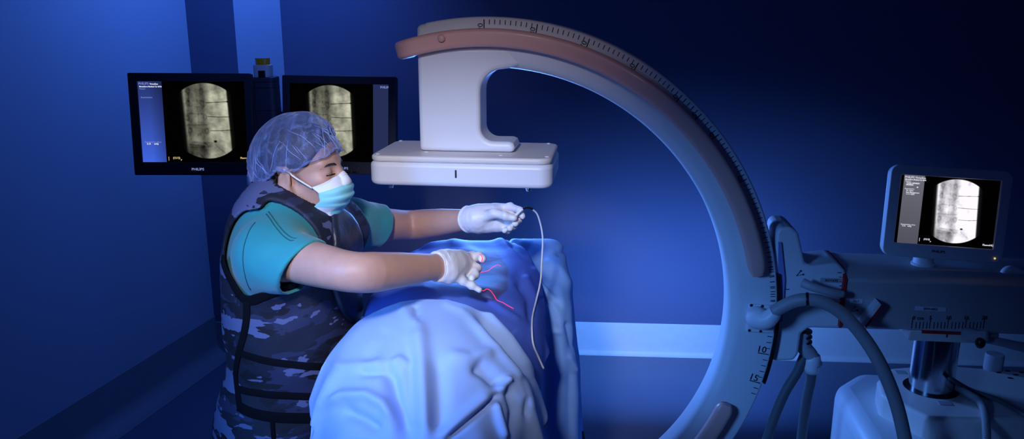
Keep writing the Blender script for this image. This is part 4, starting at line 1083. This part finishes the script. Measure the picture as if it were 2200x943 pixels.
# bouffant cap, gathered on an elastic band
nu, nv = 168, 40; cv = []
rim_c = np.array([-0.020, 0, 0.046])
for j in range(nv+1):
    t = j/nv
    for i in range(nu):
        a = 2*PI*i/nu; ca, sa = math.cos(a), math.sin(a)
        back = max(0, -ca)
        rx = (0.124 if ca > 0 else 0.122); ry = 0.090
        zr = rim_c[2]+0.012*max(0, ca)**2-0.021*sa*sa-0.066*back**1.4+0.004*math.sin(9*a)
        phi = t*PI/2
        puff = (1+0.20*math.sin(min(1, t*2.0)*PI/2)*(0.40+0.75*back**0.8)) if t > 0 else 1
        prof_r = math.cos(phi)**0.72*puff
        hgt = 0.123
        z = zr*(1-t**1.5)+rim_c[2]*t**1.5 + math.sin(phi)**1.0*hgt - 0.030*back**1.2*math.sin(PI*min(1, t*1.7))*(1-t)
        pl = 0.0036*(1-2*abs(math.sin(19*a+2.2*math.sin(3*a)+2*t)))*math.exp(-t*3.5)+0.0060*(0.6-2*abs(math.sin(8*a+4*t+1.5*math.sin(4*a)))**0.7)*math.exp(-((t-0.30)/0.28)**2)
        R_ = prof_r+pl/0.1
        cv.append((rim_c[0]+rx*ca*R_, ry*sa*R_, z))
cv = np.array(cv)
nz = wob(cv, 45, 101)*0.0022+(0.5-np.abs(wob(cv, 70, 102)))*0.0022
d_ = cv-np.array([-0.03, 0, 0.04]); d_ /= np.linalg.norm(d_, axis=1)[:,None]; cv = cv+d_*nz[:,None]
cf = [(j*nu+i, j*nu+(i+1)%nu, (j+1)*nu+(i+1)%nu, (j+1)*nu+i) for j in range(nv) for i in range(nu)]
capw = HF(cv*HS)
for _ in range(3):
    d = head_sdf(capw); g = grad(head_sdf, capw); capw = capw+g*np.maximum(0.010-d, 0)[:,None]
cn_ = np.cross(np.roll(capw.reshape(nv+1, nu, 3), -1, 1)-capw.reshape(nv+1, nu, 3), np.roll(capw.reshape(nv+1, nu, 3), -1, 0)-capw.reshape(nv+1, nu, 3)).reshape(-1, 3)
grid = capw.reshape(nv+1, nu, 3); cg = [(capw, cf)]; r_ = np.random.default_rng(4); cen_ = HF(np.array((-0.02, 0, 0.05)))
for k in range(70):  # thin pale strands stand in for highlights along the cap creases
    i0 = int(r_.integers(0, nu)); j0 = int(r_.integers(0, 7)); L_ = int(r_.integers(8, 20)); dr = r_.uniform(-0.8, 0.8)
    pth = np.array([grid[min(j0+q, nv-2), int(round(i0+dr*q+0.02*dr*q*q)) % nu] for q in range(L_)]); pth[1:-1] = (pth[:-2]+2*pth[1:-1]+pth[2:])/4; pth[1:-1] = (pth[:-2]+2*pth[1:-1]+pth[2:])/4; pth += (pth-cen_)*0.008
    cg.append(tube(catmull(pth, 2), 0.00065, 5, scale=np.sin(np.linspace(0.25, PI-0.1, 2*L_-1))**0.7))
cgeo = join(*cg)
cp = obj('surgical_cap', cgeo, [M['cap'], M['cap_highlight']], person, label='sheer blue bouffant cap, hair showing through')
cp.data.polygons.foreach_set('material_index', [0 if i < len(cf) else 1 for i in range(len(cp.data.polygons))])
obj('elastic_band', tube(capw[:nu], 0.0026, 8, closed=True), M['cap'], cp)
# ------------------------------------------------------------------ the table and its drapes
table = empty('operating_table', (-0.12, 1.55, 0), 'dark operating table base showing below the hanging light blue sheet', 'operating table')
TD = np.array([0.075, 0.997, 0]); TX = np.array([0.997, -0.075, 0]); TF = Fr((-0.155, 1.9, 0), TX, TD, (0,0,1))
bevel(obj('table_top', (TF(prism(rrect(-0.185, 0.185, -1.25, 0.52, 0.05, 6), 0.80, 0.895, 2)[0]), prism(rrect(0,1,0,1,.1,6), 0, 1, 2)[1]), M['blk'], table, sharp=40), 0.01, 3)
bevel(obj('table_pillar', (TF(prism(rrect(-0.16, 0.16, -0.25, 0.15, 0.06, 6), 0.12, 0.85, 2)[0]), prism(rrect(0,1,0,1,.1,6), 0, 1, 2)[1]), M['grey_en'], table, sharp=40), 0.01, 3)
bevel(obj('table_base', (TF(prism(rrect(-0.17, 0.20, -0.55, 0.45, 0.08, 6), 0.0, 0.13, 2)[0]), prism(rrect(0,1,0,1,.1,6), 0, 1, 2)[1]), M['blk'], table, sharp=40), 0.02, 3)
bevel(obj('arm_board', (prism([(0.01, 2.28), (0.125, 2.28), (0.125, 2.41), (0.01, 2.41)], 0.80, 0.99, 2)), M['blk'], table, sharp=40), 0.01, 3)
pn = [atY(x, y, 2.66) for x, y in ((1205, 815), (1232, 822), (1244, 862), (1257, 945), (1262, 1040), (1205, 1040))]
bevel(obj('board_support', prism([(p[0], p[2]) for p in pn], 2.66, 2.70, 1), M['bezel'], table, sharp=40), 0.004, 2)
def table_sdf(P):
    q = TF.inv(P); return sbox(q, (0, -0.35, 0.885), (0.195, 0.90, 0.055), 0.03)
TA3 = TF.A
def patient_sdf(P):
    q = TF.inv(P)
    d = smin(ellip(q, (-0.020, -0.14, 1.015), (0.205, 0.330, 0.166)), sbox(q, (-0.014, -0.13, 1.02), (0.168, 0.27, 0.150), 0.145), 0.03)
    d = smin(d, sbox(q, (0.0, 0.22, 1.03), (0.205, 0.32, 0.145), 0.11), 0.05)
    return d
AC, AS = math.cos(math.radians(20)), math.sin(math.radians(20)); AR = np.array([[1, 0, 0], [0, AC, AS], [0, -AS, AC]])
def board_sdf(P):
    d = sbox(P, (0.075, 2.36, 1.075), (0.093, 0.17, 0.05), 0.03, AR)
    d = smin(d, sbox(P, (0.072, 2.33, 0.90), (0.088, 0.15, 0.16), 0.03), 0.03)
    return d
def drape(origin, ux, uy, nx, ny, h, fn, thick=0.006, steps=240, iters=12, squash=(0.95, 0.97), pins=None, seed=1, grav=0.0007, fric=0.55, drop=0.0, stiffb=0.2, amp=0.012):
    """let a cloth grid fall on the collider"""
    r = np.random.default_rng(seed)
    I, J = np.meshgrid(np.arange(nx), np.arange(ny), indexing='ij')
    ux = np.asarray(ux, float); uy = np.asarray(uy, float)
    c = np.asarray(origin, float)
    X = c+((I-(nx-1)/2)*h*squash[0])[..., None]*ux+((J-(ny-1)/2)*h*squash[1])[..., None]*uy
    X[..., 2] += amp*wob(X.reshape(-1, 3)*np.array([1, 1, 0]), 17, seed+200).reshape(nx, ny)+drop
    V = np.zeros_like(X)
    batches = []
    for di, dj, w in ((1,0,1.),(0,1,1.),(1,1,.6),(1,-1,.6),(2,0,stiffb),(0,2,stiffb)):
        L = h*math.hypot(di, dj)
        for par in ((0, 1) if max(abs(di), abs(dj)) == 1 else (0, 1, 2, 3)):
            step = 2 if max(abs(di), abs(dj)) == 1 else 4
            if di:
                ia = np.arange(par, nx-di, step)
                if dj >= 0: A = (ia[:,None], np.arange(0, ny-dj)[None]); B = (ia[:,None]+di, np.arange(dj, ny)[None])
                else: A = (ia[:,None], np.arange(1, ny)[None]); B = (ia[:,None]+di, np.arange(0, ny-1)[None])
            else:
                ja = np.arange(par, ny-dj, step); A = (np.arange(nx)[:,None], ja[None]); B = (np.arange(nx)[:,None], ja[None]+dj)
            batches.append((A, B, L, w))
    for s in range(steps):
        Xp = X.copy(); V *= 0.965; V[..., 2] -= grav; X = X+V
        for it in range(iters):
            for A, B, L, w in batches:
                a = X[A]; b = X[B]; d = b-a; l = np.sqrt((d*d).sum(-1))+1e-9
                k = (0.5*w*(l-L)/l)[..., None]*d
                X[A] = a+k; X[B] = b-k
            if pins: 
                for (i, j), p in pins.items(): X[i, j] += (np.asarray(p)-X[i, j])*0.5
            if it in (iters//2, iters-1):
                P = X.reshape(-1, 3); d = fn(P)-thick; m = d < 0
                if m.any():
                    Q = P[m]; g = grad(fn, Q, 0.004); Q2 = Q-g*d[m][:,None]
                    if it == iters-1:
                        mv = Q2-Xp.reshape(-1, 3)[m]; t = mv-g*(mv*g).sum(1)[:,None]; Q2 = Q2-t*fric
                    P[m] = Q2; X = P.reshape(nx, ny, 3)
                X[..., 2] = np.maximum(X[..., 2], 0.012)
        V = (X-Xp)*0.98
    f = [(i*ny+j, (i+1)*ny+j, (i+1)*ny+j+1, i*ny+j+1) for i in range(nx-1) for j in range(ny-1)]
    return X.reshape(-1, 3), f, X
def cloth_obj(name, g, mat, lab, cat, thick=0.0015):
    o = obj(name, (g[0], g[1]), mat, label=lab, cat=cat)
    s = o.modifiers.new('relax', 'SMOOTH'); s.factor = 0.4; s.iterations = 1
    so = o.modifiers.new('cloth', 'SOLIDIFY'); so.thickness = thick; so.offset = 0
    return o
man_sdf = lambda P: apron_outer(P)-0.018
def refine(g, k, folds, noise=0.0, ns=20, seed=5, relax=2):
    """upsample the fallen cloth and work creases into it along its normals"""
    X = g[2].copy()
    for _ in range(relax):
        Y = np.pad(X, ((1,1),(1,1),(0,0)), mode='edge'); Y[0] = 2*Y[1]-Y[2]; Y[-1] = 2*Y[-2]-Y[-3]; Y[:,0] = 2*Y[:,1]-Y[:,2]; Y[:,-1] = 2*Y[:,-2]-Y[:,-3]
        X = 0.5*X+0.125*(Y[2:, 1:-1]+Y[:-2, 1:-1]+Y[1:-1, 2:]+Y[1:-1, :-2])
    def up(X, ax):
        X = np.moveaxis(X, ax, 0); return np.moveaxis(catmull(X, k), 0, ax)
    X = up(up(X, 0), 1); nx, ny = X.shape[:2]
    for _ in range(2):
        Y = X.copy(); Y[1:-1, 1:-1] = 0.5*X[1:-1, 1:-1]+0.125*(X[2:, 1:-1]+X[:-2, 1:-1]+X[1:-1, 2:]+X[1:-1, :-2]); X = Y
    N = np.cross(np.gradient(X, axis=0), np.gradient(X, axis=1)); N /= np.linalg.norm(N, axis=-1, keepdims=True)+1e-9
    N = N.reshape(-1, 3); P = X.reshape(-1, 3)
    v = P-EYE; c = v @ FW; px = 1100+F*(v @ RT)/c; py = 471.5-F*(v @ UP)/c
    if (N*v).sum(1).mean() > 0: N = -N
    D = noise*wob(P, ns, seed)
    for pts, w, h in folds:
        best = np.full(len(P), 1e9); tt = np.zeros(len(P)); n = len(pts)-1
        for i in range(n):
            a = np.array(pts[i], float); b = np.array(pts[i+1], float); e = b-a
            t = np.clip(((px-a[0])*e[0]+(py-a[1])*e[1])/(e @ e), 0, 1)
            d = np.hypot(px-a[0]-t*e[0], py-a[1]-t*e[1]); m = d < best; best = np.where(m, d, best); tt = np.where(m, (i+t)/n, tt)
        taper = np.clip(np.minimum(tt/0.2+0.25, (1-tt)/0.2+0.35), 0, 1)
        D += h*taper*np.exp(-(best/w)**2)
    P = P+N*D[:,None]; X = P.reshape(nx, ny, 3)
    f = [(i*ny+j, (i+1)*ny+j, (i+1)*ny+j+1, i*ny+j+1) for i in range(nx-1) for j in range(ny-1)]
    return P, f, X
u = lambda *fs: (lambda P: np.minimum.reduce([f(P) for f in fs]))
PA = {(i, j): (-0.015+0.012*i, 2.22+(j-29.5)*0.0155, 1.19 if j > 12 else 1.10) for j in range(4, 45) for i in (0,)}
gA0 = drape((0.335, 2.22, 1.24), TX, TD, 44, 60, 0.0165, u(table_sdf, patient_sdf, board_sdf), 0.006, 260, 12, (0.90, 0.92), seed=3, amp=0.02, pins=PA)
gA = refine(gA0, 3, [([(1205, 620), (1207, 760), (1204, 943)], 9, 0.010), ([(1140, 716), (1170, 714), (1204, 712)], 5, 0.007), ([(1120, 520), (1160, 560), (1190, 610)], 14, -0.012), ([(1150, 640), (1185, 650), (1215, 690)], 12, -0.012),
    ([(1195, 545), (1225, 535)], 8, -0.010), ([(1165, 560), (1200, 575), (1230, 620)], 10, 0.010), ([(1215, 690), (1232, 750)], 8, -0.012), ([(1220, 760), (1236, 800)], 6, 0.010), ([(1170, 740), (1172, 943)], 16, -0.006), ([(1225, 780), (1222, 943)], 7, -0.008)], 0.004, 22, 5)
cloth_obj('draping_sheet', gA, M['sheet_l'], 'light blue sheet hanging over the far corner of the table beside the arch', 'surgical sheet')
gB0 = drape((-0.165, 2.05, 1.30), (0.970, 0.242, 0), (-0.242, 0.970, 0), 42, 62, 0.0135, u(lambda P: patient_sdf(P)-0.023, lambda P: board_sdf(P)-0.024, table_sdf, man_sdf), 0.006, 200, 12, (0.92, 0.93), seed=8, amp=0.02)
gB = refine(gB0, 3, [([(1048, 497), (1100, 540), (1160, 593)], 9, 0.010), ([(1090, 523), (1150, 580)], 8, -0.010), ([(960, 515), (1010, 540), (1040, 560)], 12, 0.008), ([(1110, 600), (1140, 640), (1145, 690)], 10, -0.012), ([(1125, 590), (1155, 650)], 8, 0.010), ([(1040, 640), (1080, 668), (1120, 690)], 7, 0.006),
    ([(1060, 690), (1110, 715)], 10, -0.008), ([(800, 640), (860, 628), (930, 622)], 10, 0.007), ([(770, 660), (800, 610)], 10, -0.008), ([(880, 525), (940, 545), (1000, 575)], 14, -0.008)], 0.003, 25, 6)
db = cloth_obj('surgical_drape', gB, M['sheet_b'], 'dark blue surgical drape over the patient under both gloved hands', 'surgical drape')
def on_patient(x, y, off):
    z = 1.5
    for _ in range(60):
        d = patient_sdf(np.array([[x, y, z]]))[0]-off
        if d < 0.0005 or z < 0.95: break
        z -= max(d*0.8, 0.0006)
    return z
PC = {}
for i in range(10, 46):
    p = np.array([-0.185, 1.365, 0])+TX*((i-26.5)*0.0145)+TD*(29.5*0.0145-0.04-0.0006*(i-26.5)**2*0.12)
    PC[(i, 59)] = (p[0], p[1], on_patient(p[0], p[1], 0.047))
gC0 = drape((-0.175, 1.305, 1.36), TX, TD, 54, 60, 0.0145, u(lambda P: patient_sdf(P)-0.040, table_sdf, man_sdf), 0.006, 200, 12, (1.0, 1.0), seed=21, amp=0.006, pins=PC)
gC = refine(gC0, 3, [([(897, 690), (903, 800), (912, 943)], 20, 0.016), ([(880, 740), (888, 850), (893, 943)], 17, -0.013), ([(940, 765), (943, 850), (940, 930)], 20, -0.014), ([(836, 790), (850, 850), (875, 943)], 17, -0.025), ([(836, 784), (860, 770), (880, 780)], 9, 0.009), ([(770, 800), (805, 800), (838, 792)], 9, -0.010), ([(715, 792), (770, 785), (830, 778)], 12, 0.008),
    ([(720, 795), (690, 860), (660, 943)], 14, 0.009), ([(700, 870), (740, 850), (790, 850), (825, 868), (852, 905)], 12, 0.016), ([(735, 880), (780, 900), (815, 925)], 14, -0.018), ([(1018, 781), (1048, 800), (1076, 826)], 14, -0.022), ([(1076, 842), (1030, 885), (960, 943)], 6, -0.020), ([(1058, 846), (1010, 885), (940, 943)], 14, 0.012),
    ([(1062, 862), (1072, 900), (1084, 943)], 7, 0.014), ([(1094, 812), (1082, 826), (1072, 842)], 8, 0.016), ([(1090, 830), (1105, 880), (1100, 943)], 10, -0.014), ([(1004, 678), (1065, 750), (1124, 812), (1138, 870)], 9, 0.012), ([(1022, 672), (1085, 745), (1140, 815)], 11, -0.012), ([(1035, 660), (1095, 725), (1145, 800)], 6, 0.010), ([(1120, 805), (1132, 850), (1130, 900)], 7, -0.010),
    ([(893, 655), (897, 680)], 7, -0.008), ([(862, 655), (880, 690), (897, 700)], 10, 0.006), ([(950, 650), (1000, 672)], 8, 0.006), ([(800, 680), (745, 740), (715, 792)], 13, 0.005), ([(830, 700), (815, 740), (780, 780)], 16, -0.005), ([(960, 760), (1010, 770), (1062, 752)], 12, 0.008)], 0.004, 17, 7, relax=14)
cloth_obj('draping_sheet', gC, M['sheet_w'], 'pale crumpled sheet humped over the patient in front of the apron', 'surgical sheet')

from mathutils.bvhtree import BVHTree
def hit(g, px, py, lift=0.0):
    t = BVHTree.FromPolygons([tuple(p) for p in g[0]], g[1]); d = Vector(ray(px, py)).normalized(); h = t.ray_cast(Vector(EYE), d)
    return None if h[0] is None else np.array(h[0]-d*lift)
# fenestration: the part of the drape cut open over the working field
WIN = np.array([(985, 545), (1020, 528), (1062, 538), (1092, 575), (1090, 625), (1060, 648), (1012, 640), (990, 600)], float)
def inside(x, y, P):
    c = False; j = len(P)-1
    for i in range(len(P)):
        if (P[i][1] > y) != (P[j][1] > y) and x < (P[j][0]-P[i][0])*(y-P[i][1])/(P[j][1]-P[i][1])+P[i][0]: c = not c
        j = i
    return c
wq = [hit(gB, *p) for p in WIN]; wq = np.array([p[:2] for p in wq if p is not None])
a = db.data.attributes.new('win', 'FLOAT', 'POINT'); dd = poly_sd(gB[0][:, :2], wq); a.data.foreach_set('value', np.clip(0.5-dd/0.006, 0, 1).astype(np.float32))
# ------------------------------------------------------------------ cable in the raised hand, laser lines
def laser(pix, g, lab, lift=0.0012, r=0.0008, n=6):  # projected laser light put in as thin glowing tubes on the surface
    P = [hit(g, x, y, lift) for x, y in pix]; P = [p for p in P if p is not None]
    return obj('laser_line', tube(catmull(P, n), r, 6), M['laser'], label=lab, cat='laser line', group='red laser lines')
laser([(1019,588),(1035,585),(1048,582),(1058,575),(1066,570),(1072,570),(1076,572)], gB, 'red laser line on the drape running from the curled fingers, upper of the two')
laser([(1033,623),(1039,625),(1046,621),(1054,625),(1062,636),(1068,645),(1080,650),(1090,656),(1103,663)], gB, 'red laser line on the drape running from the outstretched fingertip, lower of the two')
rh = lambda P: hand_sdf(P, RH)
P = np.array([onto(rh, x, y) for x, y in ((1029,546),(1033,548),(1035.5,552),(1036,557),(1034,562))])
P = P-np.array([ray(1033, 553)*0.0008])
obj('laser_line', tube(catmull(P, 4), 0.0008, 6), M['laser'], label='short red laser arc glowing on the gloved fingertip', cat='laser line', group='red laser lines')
cable = empty('probe_cable', atY(1168, 792, 2.05), 'thin pale cable looping from the raised gloved hand down over the sheet', 'cable')
pts = [(1101,471,2.022),(1108,463,2.02),(1117,454,2.02),(1123,449,2.022)]
obj('connector', tube(catmull([atY(*p) for p in pts], 5), 0.0036, 10, scale=np.interp(np.linspace(0, 1, 16), [0, .25, .3, 1], [.55, .6, 1.1, .9])), M['white'], cable)
pts = [(1122,450,2.022),(1128,446.5,2.03),(1136,446,2.035),(1144,449,2.04)]
obj('sleeve', tube(catmull([atY(*p) for p in pts], 5), 0.0032, 10), M['blk'], cable)
lead = [(1143,449,2.04),(1154,460,2.05),(1162,485,2.06),(1166,515,2.06),(1164,560,2.05),(1161,605,2.03),(1152,645,2.0),(1144,680,1.98),(1143,712,1.97),(1146,740,1.96),(1156,765,1.95),(1168,792,1.94)]
Q = []
for x, y, Y in lead:
    p = atY(x, y, Y)
    hs_ = [h for h in (hit(g, x, y, 0.009) for g in (gA, gB, gC)) if h is not None]
    if hs_:
        h = min(hs_, key=lambda h: h[1])
        if h[1] < p[1] or y > 640: p = h
    if Q and p[1] > Q[-1][1]+0.05: p = atY(x, y, Q[-1][1]+0.01)
    Q.append(p)
obj('lead', tube(catmull(Q, 10), 0.0024, 8), M['white'], cable)
# ------------------------------------------------------------------ light
w = bpy.data.worlds.new('world'); SC.world = w; w.use_nodes = True
w.node_tree.nodes['Background'].inputs[0].default_value = (0.03, 0.07, 0.45, 1); w.node_tree.nodes['Background'].inputs[1].default_value = 0.02
def area(name, loc, to, size, power, col, sy=None, spread=180):
    l = bpy.data.lights.new(name, 'AREA'); l.energy = power; l.color = col; l.size = size; l.spread = math.radians(spread)
    if sy: l.shape = 'RECTANGLE'; l.size_y = sy
    o = bpy.data.objects.new(name, l); COL.objects.link(o); o.location = loc
    o.rotation_euler = (Vector(to)-Vector(loc)).to_track_quat('-Z', 'Y').to_euler(); return o
def spot(name, loc, to, ang, blend, power, col, r=0.05):
    l = bpy.data.lights.new(name, 'SPOT'); l.energy = power; l.color = col; l.spot_size = math.radians(ang); l.spot_blend = blend; l.shadow_soft_size = r
    o = bpy.data.objects.new(name, l); COL.objects.link(o); o.location = loc
    o.rotation_euler = (Vector(to)-Vector(loc)).to_track_quat('-Z', 'Y').to_euler(); return o
BLUE = (0.07, 0.23, 1.0); SKY = (0.10, 0.30, 1.0)
spot('key_spot', (-0.35, -0.1, 2.50), (-0.20, 1.95, 1.28), 31, 1.0, 185, (0.84, 0.84, 1.0), 0.10)
spot('arch_spot', (0.5, 0.0, 2.3), (0.02, 2.1, 1.90), 22, 1.0, 14, (1.0, 0.84, 0.88), 0.15)
spot('blue_left_fill', (-1.25, 0.35, 1.85), (-0.30, 1.55, 1.12), 44, 0.7, 150, (0.10, 0.33, 1.0), 0.25)
area('blue_left_wall', (-0.85, 3.75, 2.6), (-1.85, 3.9, 1.6), 0.5, 14, BLUE)
spot('blue_monitor_side', (-0.5, 1.3, 2.85), (-0.95, 3.1, 1.72), 24, 0.8, 30, (0.12, 0.25, 1.0), 0.15)
area('blue_low_back', (0.80, 3.5, 0.6), (0.88, 4.35, 0.25), 1.0, 11, SKY, sy=0.3, spread=150)
area('blue_behind_table', (-0.12, 3.1, 1.30), (0.25, 2.3, 1.1), 0.4, 12, SKY, spread=130)
area('room_glow', (0.6, 0.2, 2.9), (0.6, 2.6, 0.8), 1.5, 1.3, (0.14, 0.2, 1.0))
SC.view_settings.view_transform = 'Standard'; SC.view_settings.look = 'None'; SC.view_settings.exposure = 0; SC.view_settings.gamma = 1
SC.cycles.use_denoising = True; SC.cycles.max_bounces = 8; SC.cycles.transparent_max_bounces = 12
SC.cycles.sample_clamp_indirect = 4
